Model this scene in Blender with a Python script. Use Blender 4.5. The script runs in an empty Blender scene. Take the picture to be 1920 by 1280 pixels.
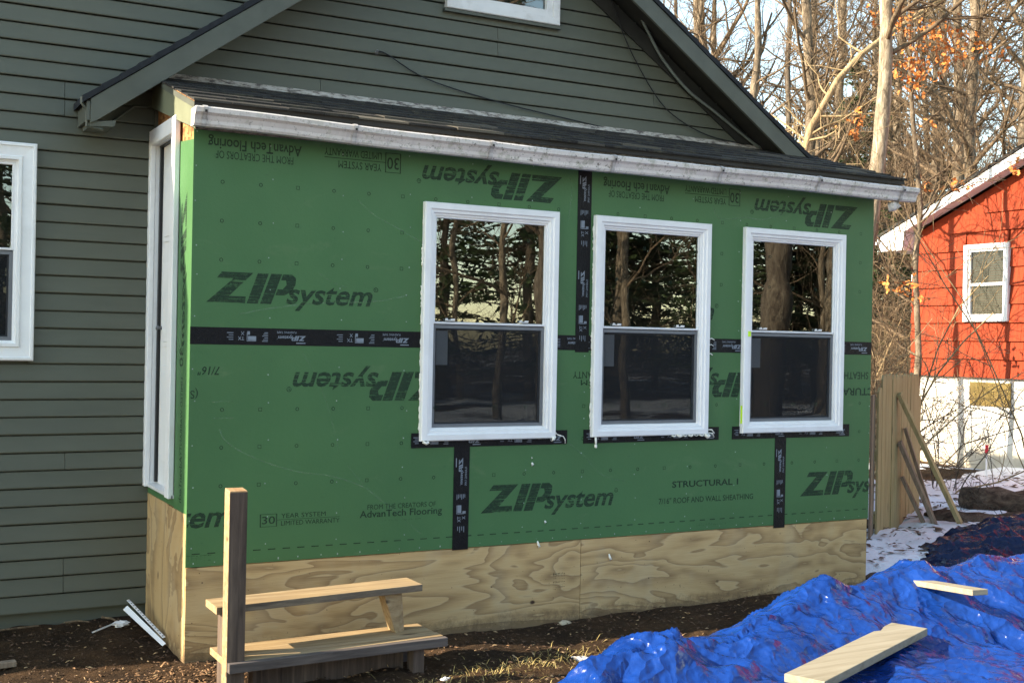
import bpy, math, random
import numpy as np
from mathutils import Vector, Matrix
random.seed(7); RN = np.random.default_rng(7)
sc = bpy.context.scene; col = sc.collection
# ---------------------------------------------------------------- camera
CP = np.array((-1.5732, -6.3690, 1.7275)); FPX = 2257.27
YAW, PIT, ROL = .5013, .0004, .0193
_fw = np.array((math.sin(YAW)*math.cos(PIT), math.cos(YAW)*math.cos(PIT), math.sin(PIT)))
_r = np.array((math.cos(YAW), -math.sin(YAW), 0)); _u = np.cross(_r, _fw)
_r, _u = math.cos(ROL)*_r + math.sin(ROL)*_u, -math.sin(ROL)*_r + math.cos(ROL)*_u
cam = bpy.data.objects.new('camera', bpy.data.cameras.new('camera')); col.objects.link(cam)
M4 = Matrix(((_r[0], _u[0], -_fw[0], CP[0]), (_r[1], _u[1], -_fw[1], CP[1]), (_r[2], _u[2], -_fw[2], CP[2]), (0, 0, 0, 1)))
cam.matrix_world = M4; cam.data.sensor_width = 36; cam.data.lens = 36*FPX/1920
cam.data.clip_start = .05; cam.data.clip_end = 600
sc.camera = cam
# ---------------------------------------------------------------- sky, sun, exposure
ALPHA, ELEV = math.radians(11), math.radians(27)
SUN = Vector((-math.cos(ELEV)*math.cos(ALPHA), math.cos(ELEV)*math.sin(ALPHA), math.sin(ELEV)))
w = bpy.data.worlds.new('World'); sc.world = w; w.use_nodes = True
nt = w.node_tree; nt.nodes.clear()
sky = nt.nodes.new('ShaderNodeTexSky'); sky.sky_type = 'NISHITA'; sky.sun_disc = False
sky.sun_elevation = ELEV; sky.sun_rotation = math.atan2(SUN.x, SUN.y) % (2*math.pi)
sky.air_density = 1.0; sky.dust_density = .3; sky.ozone_density = 1.6; sky.altitude = 50
bg = nt.nodes.new('ShaderNodeBackground'); bg.inputs[1].default_value = .145
wo = nt.nodes.new('ShaderNodeOutputWorld')
wb = nt.nodes.new('ShaderNodeMix'); wb.data_type = 'RGBA'; wb.blend_type = 'MULTIPLY'; wb.inputs[0].default_value = 1; wb.inputs[7].default_value = (1.10, .99, .80, 1)   # camera white balance
nt.links.new(sky.outputs[0], wb.inputs[6]); nt.links.new(wb.outputs[2], bg.inputs[0]); nt.links.new(bg.outputs[0], wo.inputs[0])
sl = bpy.data.lights.new('sun', 'SUN'); sl.energy = 3.7; sl.angle = math.radians(.5); sl.color = (1, .87, .68)
so = bpy.data.objects.new('sun', sl); col.objects.link(so); so.rotation_euler = SUN.to_track_quat('Z', 'Y').to_euler()
so.location = (-10, 3, 12)
sc.view_settings.view_transform = 'Standard'; sc.view_settings.look = 'None'
sc.view_settings.gamma = 1; sc.view_settings.use_curve_mapping = False
sc.view_settings.exposure = 2.05
sc.cycles.max_bounces = 7; sc.cycles.transparent_max_bounces = 12
# ---------------------------------------------------------------- helpers
D = .966          # y of the house wall; the porch front stands on y = 0
def ray(u, v): return _fw + _r*(u-960)/FPX - _u*(v-640)/FPX
def on(ax, val, u, v):
    d = ray(u, v); return CP + d*(val-CP[ax])/d[ax]
def wl(u, v): p = on(1, 0, u, v); return p[0], p[2]       # surveyed point on the porch front
def gp(u, dist):                                         # ground spot at a bearing and a distance
    d = ray(u, 660)[:2]; d = d/np.linalg.norm(d); return CP[0]+d[0]*dist, CP[1]+d[1]*dist
def _grad(seed):
    r = np.random.default_rng(seed); a = r.random((64, 64))*2*np.pi; return np.cos(a), np.sin(a)
_G = {}
def noise2(x, y, seed=0):
    if seed not in _G: _G[seed] = _grad(seed)
    gx, gy = _G[seed]; x = np.asarray(x, float); y = np.asarray(y, float)
    xi = np.floor(x).astype(int); yi = np.floor(y).astype(int); fx = x-xi; fy = y-yi
    s = lambda t: t*t*t*(t*(t*6-15)+10)
    def d(i, j):
        a = (xi+i) % 64; b = (yi+j) % 64; return gx[a, b]*(fx-i)+gy[a, b]*(fy-j)
    u = s(fx); v = s(fy)
    return ((d(0, 0)*(1-u)+d(1, 0)*u)*(1-v)+(d(0, 1)*(1-u)+d(1, 1)*u)*v)*1.5
def fbm(x, y, seed=0, o=4):
    t = 0; a = 1
    for i in range(o): t = t+a*noise2(x*2**i+i*7.3, y*2**i-i*3.1, seed+i); a *= .5
    return t
def sstep(a, b, x): t = np.clip((x-a)/(b-a), 0, 1); return t*t*(3-2*t)
class G:
    """collects faces for one mesh"""
    def __init__(s): s.v = []; s.f = []
    def face(s, pts): n = len(s.v); s.v += [tuple(map(float, p)) for p in pts]; s.f.append(tuple(range(n, n+len(pts)))); return s
    def hexa(s, b, t):
        n = len(s.v); k = len(b); s.v += [tuple(map(float, p)) for p in b]+[tuple(map(float, p)) for p in t]
        s.f.append(tuple(range(n+k-1, n-1, -1))); s.f.append(tuple(range(n+k, n+2*k)))
        for i in range(k): j = (i+1) % k; s.f.append((n+i, n+j, n+k+j, n+k+i))
        return s
    def box(s, x0, x1, y0, y1, z0, z1):
        return s.hexa([(x0, y0, z0), (x1, y0, z0), (x1, y1, z0), (x0, y1, z0)], [(x0, y0, z1), (x1, y0, z1), (x1, y1, z1), (x0, y1, z1)])
    def prism_y(s, poly, y0, y1): return s.hexa([(x, y1, z) for x, z in poly], [(x, y0, z) for x, z in poly])   # poly counter-clockwise in x,z
    def prism_x(s, poly, x0, x1): return s.hexa([(x0, y, z) for y, z in poly], [(x1, y, z) for y, z in poly])   # poly in y,z
    def beam(s, a, b, wd, th, up=(0, 0, 1)):
        a = Vector(a); b = Vector(b); t = (b-a).normalized(); sd = t.cross(Vector(up)).normalized()*wd/2; u = sd.cross(t).normalized()*th/2
        if sd.length < 1e-6: sd = Vector((wd/2, 0, 0)); u = Vector((0, th/2, 0))
        return s.hexa([a-sd-u, a+sd-u, a+sd+u, a-sd+u], [b-sd-u, b+sd-u, b+sd+u, b-sd+u])
    def tube(s, pts, r, n=6, cap=True):
        pts = [Vector(p) for p in pts]; k = len(pts); base = len(s.v)
        rr = r if hasattr(r, '__len__') else [r]*k
        for i, p in enumerate(pts):
            t = (pts[min(i+1, k-1)]-pts[max(i-1, 0)]).normalized()
            a = t.cross(Vector((0, 0, 1)) if abs(t.z) < .9 else Vector((1, 0, 0))).normalized(); b = t.cross(a)
            for j in range(n):
                an = 2*math.pi*j/n; q = p+(a*math.cos(an)+b*math.sin(an))*rr[i]; s.v.append(tuple(q))
        for i in range(k-1):
            for j in range(n):
                j2 = (j+1) % n; s.f.append((base+i*n+j, base+(i+1)*n+j, base+(i+1)*n+j2, base+i*n+j2))
        if cap: s.f.append(tuple(base+j for j in range(n))); s.f.append(tuple(base+(k-1)*n+j for j in range(n-1, -1, -1)))
        return s
def mesh(name, v, f, mat, smooth=False):
    me = bpy.data.meshes.new(name)
    if isinstance(v, np.ndarray):
        nf, k = f.shape; me.vertices.add(len(v)); me.vertices.foreach_set('co', v.astype(np.float32).ravel())
        me.loops.add(nf*k); me.loops.foreach_set('vertex_index', f.astype(np.int32).ravel())
        me.polygons.add(nf); me.polygons.foreach_set('loop_start', np.arange(0, nf*k, k, dtype=np.int32))
        me.update(calc_edges=True)
    else: me.from_pydata(v, [], f); me.update()
    if mat: me.materials.append(mat)
    if smooth: me.polygons.foreach_set('use_smooth', np.ones(len(me.polygons), bool))
    return me
ORG = {}
def link(name, data, parent=None):
    o = bpy.data.objects.new(name, data); col.objects.link(o)
    if parent: o.parent = parent
    return o
def tag(o, label=None, cat=None, group=None, kind=None):
    if label: o['label'] = label
    if cat: o['category'] = cat
    if group: o['group'] = group
    if kind: o['kind'] = kind
    return o
def thing(name, label, cat, loc, group=None):
    o = link(name, None); o.location = loc; o.empty_display_size = .1; ORG[o.name] = np.array(loc, float); return tag(o, label, cat, group)
def part(name, g, mat, parent=None, smooth=False, bevel=0, label=None, kind=None):
    v, f = (g.v, g.f) if isinstance(g, G) else g
    if parent is not None:
        og = ORG[parent.name]
        v = v-og if isinstance(v, np.ndarray) else [(a-og[0], b-og[1], c-og[2]) for a, b, c in v]
    o = link(name, mesh(name, v, f, mat, smooth), parent); ORG[o.name] = ORG[parent.name] if parent is not None else np.zeros(3)
    if bevel: m = o.modifiers.new('bevel', 'BEVEL'); m.width = bevel; m.segments = 2; m.limit_method = 'ANGLE'; m.harden_normals = False
    if label: o['label'] = label
    if kind: o['kind'] = kind
    return o
def structure(name, g, mat, smooth=False): o = part(name, g, mat, None, smooth); o['kind'] = 'structure'; return o
def solo(name, g, mat, label, cat, loc, smooth=False, bevel=0, group=None):
    """a thing that is one mesh, its origin at loc"""
    g = (g.v, g.f) if isinstance(g, G) else g
    v = g[0]-np.array(loc) if isinstance(g[0], np.ndarray) else [(a-loc[0], b-loc[1], c-loc[2]) for a, b, c in g[0]]
    o = part(name, (v, g[1]), mat, None, smooth, bevel); o.location = loc; ORG[o.name] = np.array(loc, float); return tag(o, label, cat, group)
# ---------------------------------------------------------------- materials
class NM:
    def __init__(s, name, rough=.6, spec=.4):
        s.m = bpy.data.materials.new(name); s.m.use_nodes = True; s.t = s.m.node_tree; s.n = s.t.nodes
        s.b = s.n['Principled BSDF']; s.b.inputs['Roughness'].default_value = rough; s.b.inputs['Specular IOR Level'].default_value = spec
        s.out = s.n['Material Output']
    def set(s, inp, val):
        if isinstance(val, bpy.types.NodeSocket): s.t.links.new(val, inp)
        else:
            if isinstance(val, (tuple, list)) and len(val) == 3 and inp.type == 'RGBA': val = (*val, 1)
            inp.default_value = val
    def node(s, ty, ins=None, **kw):
        n = s.n.new('ShaderNode'+ty)
        for k, v in kw.items(): setattr(n, k, v)
        for k, v in (ins or {}).items(): s.set(n.inputs[k], v)
        return n
    def pos(s, scale=(1, 1, 1), rand=0, loc=(0, 0, 0)):
        p = s.node('NewGeometry').outputs['Position']
        if rand:
            r = s.node('ObjectInfo').outputs['Random']; c = s.node('CombineXYZ', {0: s.math('MULTIPLY', r, rand), 1: s.math('MULTIPLY', r, rand*1.7), 2: s.math('MULTIPLY', r, rand*.7)})
            p = s.node('VectorMath', {0: p, 1: c.outputs[0]}, operation='ADD').outputs[0]
        return s.node('Mapping', {'Vector': p, 'Scale': scale, 'Location': loc}).outputs[0]
    def obj(s, scale=(1, 1, 1)): return s.node('Mapping', {'Vector': s.node('TexCoord').outputs['Object'], 'Scale': scale}).outputs[0]
    def noise(s, vec, scale, detail=4, rough=.55, dist=0, out='Fac'): return s.node('TexNoise', {'Vector': vec, 'Scale': scale, 'Detail': detail, 'Roughness': rough, 'Distortion': dist}).outputs[out]
    def vor(s, vec, scale, feature='F1', out='Distance', rnd=1): return s.node('TexVoronoi', {'Vector': vec, 'Scale': scale, 'Randomness': rnd}, feature=feature).outputs[out]
    def math(s, op, a, b=0, c=0, clamp=False): return s.node('Math', {0: a, 1: b, 2: c}, operation=op, use_clamp=clamp).outputs[0]
    def ramp(s, fac, stops, interp='LINEAR'):
        n = s.node('ValToRGB', {0: fac}); cr = n.color_ramp; cr.interpolation = interp
        while len(cr.elements) < len(stops): cr.elements.new(.5)
        for e, (p, c) in zip(cr.elements, stops): e.position = p; e.color = (*c, 1) if hasattr(c, '__len__') else (c, c, c, 1)
        return n.outputs[0]
    def mix(s, fac, a, b, mode='MIX'):
        n = s.node('Mix', data_type='RGBA', blend_type=mode); s.set(n.inputs[0], fac); s.set(n.inputs[6], a); s.set(n.inputs[7], b); return n.outputs[2]
    def bump(s, h, strength=.3, dist=.01, normal=None):
        n = s.node('Bump', {'Height': h, 'Strength': strength, 'Distance': dist})
        if normal: s.t.links.new(normal, n.inputs['Normal'])
        s.t.links.new(n.outputs[0], s.b.inputs['Normal']); return n.outputs[0]
    def base(s, c): s.set(s.b.inputs['Base Color'], c); return s
    def ro(s, v): s.set(s.b.inputs['Roughness'], v); return s
MT = {}
def simple(name, c, rough=.6, var=.12, scale=8, bump=.1, spec=.4, metal=0, dirt=None, dirt_amt=.5):
    m = NM(name, rough, spec); p = m.pos(rand=7)
    f = m.noise(p, scale, 5); c2 = tuple(x*(1-var) for x in c); c1 = tuple(min(1, x*(1+var)) for x in c)
    cc = m.ramp(f, [(.3, c2), (.7, c1)])
    if dirt: cc = m.mix(m.math('MULTIPLY', m.ramp(m.noise(p, scale*.6, 6, .7), [(.5, 0), (.72, 1)]), dirt_amt), cc, dirt)
    m.base(cc); m.bump(m.noise(p, scale*12, 3), bump, .003); m.b.inputs['Metallic'].default_value = metal; MT[name] = m.m; return m.m
simple('white_vinyl', (.86, .85, .84), .38, .035, 5, .03, .5, dirt=(.55, .52, .49), dirt_amt=.3)
simple('old_white_vinyl', (.72, .71, .70), .45, .06, 6, .05, .5, dirt=(.36, .33, .29), dirt_amt=.6)
simple('white_paint', (.82, .81, .79), .5, .04, 4, .05)
simple('grey_screen_metal', (.17, .175, .185), .5, .08, 9, .03)
simple('fascia_sunlit', (.17, .18, .115), .55, .1, 6, .1)  # sunlight put into the colour: sage trim made paler and yellower
simple('nail_grey', (.30, .36, .31), .5, .4, 9, .02)
simple('strap', (.50, .47, .45), .5, .2, 30, .1, dirt=(.15, .13, .10), dirt_amt=.8)
simple('paper', (.55, .57, .58), .8, .05, 9, .03)
simple('foam', (.85, .83, .74), .7, .05, 30, .3)
simple('tape_ink', (.20, .23, .27), .5, .15, 20, 0)
simple('black_cable', (.012, .012, .013), .45, .1, 9, .02)
simple('grey_conduit', (.16, .18, .16), .4, .1, 9, .03)
simple('fence_black', (.02, .018, .016), .6, .2, 9, .1)
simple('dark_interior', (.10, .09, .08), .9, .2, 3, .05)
simple('brass', (.35, .25, .10), .3, .1, 9, .02, .5, .9)
simple('blind', (.13, .125, .105), .6, .05, 9, .02)
simple('neon_tape', (.62, .95, .03), .5, .05, 9, .02)
simple('red_plastic', (.6, .02, .04), .5, .1, 9, .02)
simple('white_pipe', (.8, .8, .8), .4, .05, 9, .02)
simple('leaf_orange', (.50, .17, .035), .7, .5, 5, .1)
simple('asphalt_edge', (.014, .016, .02), .85, .3, 20, .3)
simple('sage_trim', (.088, .095, .076), .55, .12, 6, .15, dirt=(.09, .09, .07), dirt_amt=.5)
simple('soffit_shade', (.025, .024, .02), .8, .3, 6, .2)  # shade under the roof put into the colour, far below the siding tone
def mk():
    # vinyl lap siding: sage, embossed grain along the board, faint soil and drifts of dirt
    m = NM('siding', .52, .35); p = m.pos((1, 1, 6), rand=3); g = m.noise(p, 2.2, 5, .6)
    c = m.ramp(g, [(.25, (.094, .100, .076)), (.75, (.113, .120, .091))])
    pw = m.pos(); drift = m.ramp(m.noise(pw, .9, 3), [(.42, 0), (.75, 1)])
    c = m.mix(m.math('MULTIPLY', drift, .35), c, (.12, .112, .074))
    sp = m.ramp(m.noise(pw, 26, 4, .7), [(.66, 0), (.78, 1)]); c = m.mix(m.math('MULTIPLY', sp, m.math('MULTIPLY', drift, .45)), c, (.07, .06, .045))
    c = m.mix(m.math('MULTIPLY', m.node('ObjectInfo').outputs['Random'], .16), c, (.068, .074, .058)); m.base(c); m.bump(m.noise(m.pos((3, 1, 40), rand=3), 6, 4), .18, .002); MT['siding'] = m.m
    # green coated sheathing
    m = NM('green_sheathing', .50, .38); p = m.pos()
    c = m.ramp(m.noise(p, 1.1, 3), [(.3, (.054, .140, .049)), (.7, (.066, .168, .058))])
    fl = m.ramp(m.noise(p, 34, 3, .7), [(.62, 0), (.72, 1)]); c = m.mix(m.math('MULTIPLY', fl, .28), c, (.03, .09, .04))
    sm = m.ramp(m.noise(m.pos((1, 1, 2.2)), 2.6, 6, .75, .6), [(.60, 0), (.74, 1)]); c = m.mix(m.math('MULTIPLY', sm, .30), c, (.16, .22, .11))
    st = m.ramp(m.noise(m.pos((1.2, 1, 5)), 7, 4, .7), [(.68, 0), (.74, 1)]); c = m.mix(m.math('MULTIPLY', st, .4), c, (.028, .055, .03))
    m.base(c); m.ro(m.ramp(m.noise(p, 3, 4), [(.3, .40), (.7, .60)]))
    m.bump(m.noise(m.pos(), 45, 5, .7), .35, .003); MT['green_sheathing'] = m.m
    # ink: streaky stamp
    for nm, cov in (('stamp_ink', (.40, .47)), ('text_ink', (.28, .34)), ('faint_ink', (.50, .60))):
        m = NM(nm, .6, .3); st = m.noise(m.pos((1.1, 1, 60), rand=0), 2.6, 3, .8)
        fine = m.noise(m.pos(), 60, 2)
        a = m.ramp(m.math('ADD', m.math('MULTIPLY', st, .8), m.math('MULTIPLY', fine, .2)), [(cov[0], 0), (cov[1], 1)])
        a = m.math('MULTIPLY', a, .86 if nm != 'faint_ink' else .6)
        m.base((.018, .045, .022)); tr = m.node('BsdfTransparent'); mx = m.node('MixShader', {0: a, 1: tr.outputs[0], 2: m.b.outputs[0]})
        m.t.links.new(mx.outputs[0], m.out.inputs[0]); MT[nm] = m.m
    m = NM('scuff', .8, .2); a = m.math('MULTIPLY', m.ramp(m.noise(m.pos(), 55, 4, .8), [(.38, 0), (.62, 1)]), .5)
    m.base((.28, .40, .26)); tr = m.node('BsdfTransparent'); mx = m.node('MixShader', {0: a, 1: tr.outputs[0], 2: m.b.outputs[0]}); m.t.links.new(mx.outputs[0], m.out.inputs[0]); MT['scuff'] = m.m
    # black flashing tape
    m = NM('tape', .5, .22); p = m.pos(); m.base(m.ramp(m.noise(p, 14, 5, .7), [(.35, (.003, .003, .004)), (.66, (.007, .006, .007)), (.85, (.022, .018, .014))]))
    m.bump(m.noise(m.pos((1, 1, 1)), 38, 4, .7, 1.2), .8, .006); MT['tape'] = m.m
    # plywood face: rotary-cut pine, contour-like grain
    for nm, sc3, tint in (('plywood', (.62, 1, 2.4), 1.1), ('plywood_side', (1, 1.2, .45), .95)):
        m = NM(nm, .62, .25); p = m.pos(sc3, rand=5)
        h = m.noise(p, 1.5, 3, .5, .45); ring = m.math('FRACT', m.math('MULTIPLY', h, 11.0))
        hh = m.noise(m.pos((.5, 1, 4)), 5, 3); ring = m.math('ADD', ring, m.math('MULTIPLY', m.math('SUBTRACT', hh, .5), .5))
        T = lambda c: (c[0]*tint*1.04, c[1]*tint*.97, c[2]*tint*.93)
        c = m.ramp(ring, [(.0, T((.56, .405, .195))), (.40, T((.50, .345, .150))), (.72, T((.36, .235, .098))), (.90, T((.25, .150, .058))), (.97, T((.54, .405, .205)))])
        fib = m.noise(m.pos((2, 2, 90) if nm == 'plywood' else (2, 90, 2), rand=5), 3, 3, .7); c = m.mix(.30, c, m.ramp(fib, [(.3, (.25, .17, .085)), (.7, (.6, .46, .28))]), 'MIX')
        kn = m.vor(m.pos((1.3, 1, 1.9) if nm == 'plywood' else (1, 2, 1), rand=5), 3.1); kc = m.ramp(m.math('ADD', kn, m.math('MULTIPLY', m.math('SUBTRACT', m.noise(p, 9, 2), .5), .10)), [(.035, 1), (.06, .55), (.085, 0)])
        sel = m.node('SeparateColor', {0: m.vor(m.pos((1.3, 1, 1.9) if nm == 'plywood' else (1, 2, 1), rand=5), 3.1, out='Color')}).outputs[0]
        kc = m.math('MULTIPLY', kc, m.math('GREATER_THAN', sel, .62)); c = m.mix(kc, c, (.05, .022, .012))
        pale = m.ramp(m.noise(m.pos((1, 1, .5)), 4.5, 2), [(.55, 0), (.66, 1)]); c = m.mix(m.math('MULTIPLY', pale, .16), c, (.52, .45, .31))
        dk = m.ramp(m.noise(m.pos(), 60, 1), [(.75, 0), (.79, 1)]); c = m.mix(dk, c, (.10, .06, .03))
        zz = m.node('SeparateXYZ', {0: m.node('NewGeometry').outputs['Position']}).outputs[2]
        spl = m.math('MULTIPLY', m.ramp(m.math('ADD', zz, m.math('MULTIPLY', m.noise(m.pos(), 16, 6, .8), .22)), [(.13, 1), (.20, 0)]), .7); c = m.mix(spl, c, (.10, .065, .038))
        m.base(c); m.bump(fib, .12, .002); MT[nm] = m.m
    # OSB flakes
    m = NM('osb', .7, .3); p = m.pos(rand=2); c = m.node('TexVoronoi', {'Vector': m.node('Mapping', {'Vector': p, 'Scale': (1, 1.0, 2.2), 'Rotation': (.7, 0, 0)}).outputs[0], 'Scale': 22.0}).outputs['Color']
    g = m.node('SeparateColor', {0: c}).outputs[0]; cc = m.ramp(g, [(.1, (.20, .075, .025)), (.5, (.36, .15, .05)), (.9, (.48, .25, .09))]); m.base(cc); m.bump(g, .4, .003); MT['osb'] = m.m
    # lumber, grain along x/y/z
    def lumber(nm, cs, ax, wear=0):
        m = NM(nm, .72, .25); s = [26, 26, 26]; s[ax] = 1.6; p = m.pos(tuple(s), rand=9)
        h = m.noise(p, 1.3, 5, .65, .4); c = m.ramp(h, [(.28, cs[0]), (.5, cs[1]), (.72, cs[2])])
        s2 = [5, 5, 5]; s2[ax] = 1.2; kn = m.vor(m.pos(tuple(s2), rand=9), 1.4); c = m.mix(m.ramp(kn, [(.05, .9), (.11, 0)]), c, tuple(x*.25 for x in cs[0]))
        if wear: c = m.mix(m.math('MULTIPLY', m.ramp(m.noise(m.pos(rand=3), 3, 4), [(.4, 0), (.7, 1)]), wear), c, (.12, .10, .085))
        m.base(c); m.bump(h, .5, .004); MT[nm] = m.m
    new = ((.36, .235, .10), (.48, .33, .155), (.56, .41, .21)); old = ((.17, .125, .085), (.26, .195, .135), (.36, .28, .195)); grey = ((.055, .045, .042), (.11, .09, .08), (.17, .14, .12))
    lumber('tread_wood', ((.22, .145, .070), (.34, .235, .12), (.44, .325, .185)), 0, .25); lumber('post_wood', ((.045, .031, .024), (.095, .066, .05), (.17, .12, .085)), 2, .2)
    lumber('worn_edge', ((.07, .055, .04), (.15, .115, .08), (.27, .21, .14)), 0, .4); lumber('pale_board', ((.21, .175, .115), (.29, .25, .175), (.34, .30, .22)), 0); lumber('fence_wood', ((.24, .19, .085), (.35, .285, .135), (.44, .365, .19)), 2, .1)
    lumber('old_board', old, 2, .3); lumber('grey_board', grey, 0, .2); lumber('post_top', ((.30, .17, .08), (.42, .26, .13), (.52, .35, .20)), 1)
    # gutter, pinkish white with lichen and soot
    m = NM('gutter', .45, .5); p = m.pos((1, 1, 1)); c = m.ramp(m.noise(p, 3, 4), [(.3, (.64, .585, .54)), (.7, (.76, .71, .665))])
    st = m.noise(m.pos((5, 1, 1)), 3.5, 4, .7); c = m.mix(m.math('MULTIPLY', m.ramp(st, [(.5, 0), (.8, 1)]), .5), c, (.42, .38, .36))
    xg = m.node('SeparateXYZ', {0: m.node('NewGeometry').outputs['Position']}).outputs[0]; wet = m.ramp(m.math('DIVIDE', xg, 5), [(.1, .55), (.4, 1), (.95, .8)])
    sp = m.ramp(m.noise(p, 42, 5, .8), [(.575, 0), (.62, 1)]); c = m.mix(m.math('MULTIPLY', sp, wet), c, (.16, .14, .11))
    li = m.ramp(m.noise(p, 13, 4, .75), [(.55, 0), (.60, 1)]); c = m.mix(m.math('MULTIPLY', m.math('MULTIPLY', li, wet), .45), c, (.30, .30, .20))
    m.base(c); m.bump(sp, .3, .002); MT['gutter'] = m.m
    m = NM('grimy_fascia', .75, .2); m.base(m.ramp(m.noise(m.pos((1, 1, 2)), 28, 5, .75), [(.36, (.05, .042, .035)), (.55, (.17, .15, .13)), (.75, (.33, .30, .27))])); m.bump(m.noise(m.pos(), 60, 3), .4, .003); MT['grimy_fascia'] = m.m
    # shingles
    m = NM('shingle', .92, .15); r = m.node('ObjectInfo').outputs['Random']; p = m.pos(rand=4)
    c = m.ramp(r, [(0, (.012, .012, .014)), (.6, (.028, .027, .026)), (.85, (.06, .055, .048)), (1, (.20, .175, .135))]); c = m.mix(.55, c, m.ramp(m.noise(p, 300, 2), [(.35, (.01, .01, .01)), (.65, (.07, .066, .06))]))
    c = m.mix(m.math('MULTIPLY', m.ramp(m.noise(p, 9, 4, .7), [(.5, 0), (.7, 1)]), .4), c, (.13, .12, .08)); m.base(c); m.bump(m.noise(p, 250, 2), .8, .003); MT['shingle'] = m.m
    m = NM('peeling_flashing', .7, .3); m.base(m.ramp(m.noise(m.pos((1, 1, 3)), 14, 5, .75), [(.42, (.12, .10, .09)), (.5, (.42, .37, .31)), (.7, (.62, .58, .54))])); MT['peeling_flashing'] = m.m
    # glass
    m = NM('glass'); fr = m.node('Fresnel', {'IOR': 1.5}).outputs[0]; f = m.math('ADD', m.math('MULTIPLY', fr, 2.2), .07, clamp=True)
    b = m.node('Bump', {'Height': m.noise(m.pos((1, 1, 1)), 2.2, 1), 'Strength': .12, 'Distance': .01})
    gl = m.node('BsdfGlossy', {'Color': (.93, .97, .95), 'Roughness': .002}); m.t.links.new(b.outputs[0], gl.inputs['Normal'])
    tr = m.node('BsdfTransparent', {'Color': (.55, .58, .56)}); mx = m.node('MixShader', {0: f, 1: tr.outputs[0], 2: gl.outputs[0]}); m.t.links.new(mx.outputs[0], m.out.inputs[0]); MT['glass'] = m.m
    m = NM('far_glass'); fr = m.node('Fresnel', {'IOR': 1.45}).outputs[0]; gl = m.node('BsdfGlossy', {'Color': (.8, .8, .8), 'Roughness': .05}); tr = m.node('BsdfTransparent', {'Color': (.6, .62, .6)}); mx = m.node('MixShader', {0: m.math('MULTIPLY', fr, .7), 1: tr.outputs[0], 2: gl.outputs[0]}); m.t.links.new(mx.outputs[0], m.out.inputs[0]); MT['far_glass'] = m.m
    m = NM('screen_mesh', .8, .1); m.base((.020, .021, .023)); tr = m.node('BsdfTransparent'); mx = m.node('MixShader', {0: .66, 1: tr.outputs[0], 2: m.b.outputs[0]}); m.t.links.new(mx.outputs[0], m.out.inputs[0]); MT['screen_mesh'] = m.m
    # tarps
    for nm, c0, c1 in (('blue_tarp', (.003, .022, .135), (.007, .040, .215)), ('navy_tarp', (.004, .008, .030), (.010, .018, .055))):
        m = NM(nm, .3, .33 if nm[0] == 'b' else .15); p = m.pos(); c = m.ramp(m.noise(p, 3.2, 5, .6), [(.3, c0), (.7, c1)]); wv = m.node('TexWave', {'Vector': m.node('Mapping', {'Vector': p, 'Rotation': (0, 0, .5)}).outputs[0], 'Scale': 42.0}).outputs[1]; c = m.mix(m.math('MULTIPLY', wv, .10), c, (.02, .07, .32) if nm[0] == 'b' else (.01, .018, .05))
        mud = m.ramp(m.noise(p, 2.1, 6, .75, .5), [(.57, 0), (.72, 1)]); c = m.mix(m.math('MULTIPLY', mud, .35), c, (.004, .020, .075))
        m.base(c); m.ro(m.ramp(m.noise(p, 11, 4), [(.3, .14), (.7, .30)]))
        cr = m.vor(m.node('VectorMath', {0: m.pos((1, 1, 1)), 1: m.node('VectorMath', {0: m.noise(p, 4, 3, out='Color'), 1: (.35, .35, .35)}, operation='MULTIPLY').outputs[0]}, operation='ADD').outputs[0], 11, 'F1')
        rg_ = m.node('TexNoise', {'Vector': p, 'Scale': 3.2, 'Detail': 3.0, 'Roughness': .55, 'Distortion': .5}, noise_type='RIDGED_MULTIFRACTAL').outputs[0]
        b1 = m.node('Bump', {'Height': m.math('ADD', m.math('MULTIPLY', cr, .35), m.math('MULTIPLY', rg_, .55)), 'Strength': 1.0, 'Distance': .06}); b2 = m.node('Bump', {'Height': m.noise(p, 40, 4, .7, .8), 'Strength': .3, 'Distance': .006}); m.t.links.new(b1.outputs[0], b2.inputs['Normal']); m.t.links.new(b2.outputs[0], m.b.inputs['Normal'])
        MT[nm] = m.m
    # dirt, snow, bark, red shakes, masonry
    m = NM('dirt', .95, .15); p = m.pos(); c = m.ramp(m.noise(p, 2.2, 8, .7), [(.3, (.016, .010, .006)), (.5, (.045, .026, .013)), (.7, (.10, .055, .026))])
    c = m.mix(m.ramp(m.noise(p, 40, 5, .75), [(.55, 0), (.68, .6)]), c, (.16, .10, .05)); m.base(c); m.bump(m.noise(p, 28, 8, .75), 1, .04); MT['dirt'] = m.m
    m = NM('leaf_floor', .95, .1); p = m.pos(); c = m.ramp(m.noise(p, 5, 8, .8), [(.3, (.03, .018, .01)), (.5, (.12, .065, .03)), (.7, (.26, .15, .075))]); c = m.mix(m.ramp(m.noise(p, .35, 4, .6), [(.52, 0), (.56, 1)]), c, (.75, .78, .84)); m.base(c); m.bump(m.noise(p, 9, 6, .8), 1, .1); MT['leaf_floor'] = m.m
    m = NM('snow', .6, .4); p = m.pos(); c = m.ramp(m.noise(p, 9, 6, .75), [(.3, (.80, .83, .88)), (.62, (.76, .78, .82)), (.72, (.34, .29, .24))]); m.base(c); m.bump(m.noise(p, 16, 6, .7), .8, .03); MT['snow'] = m.m
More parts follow.
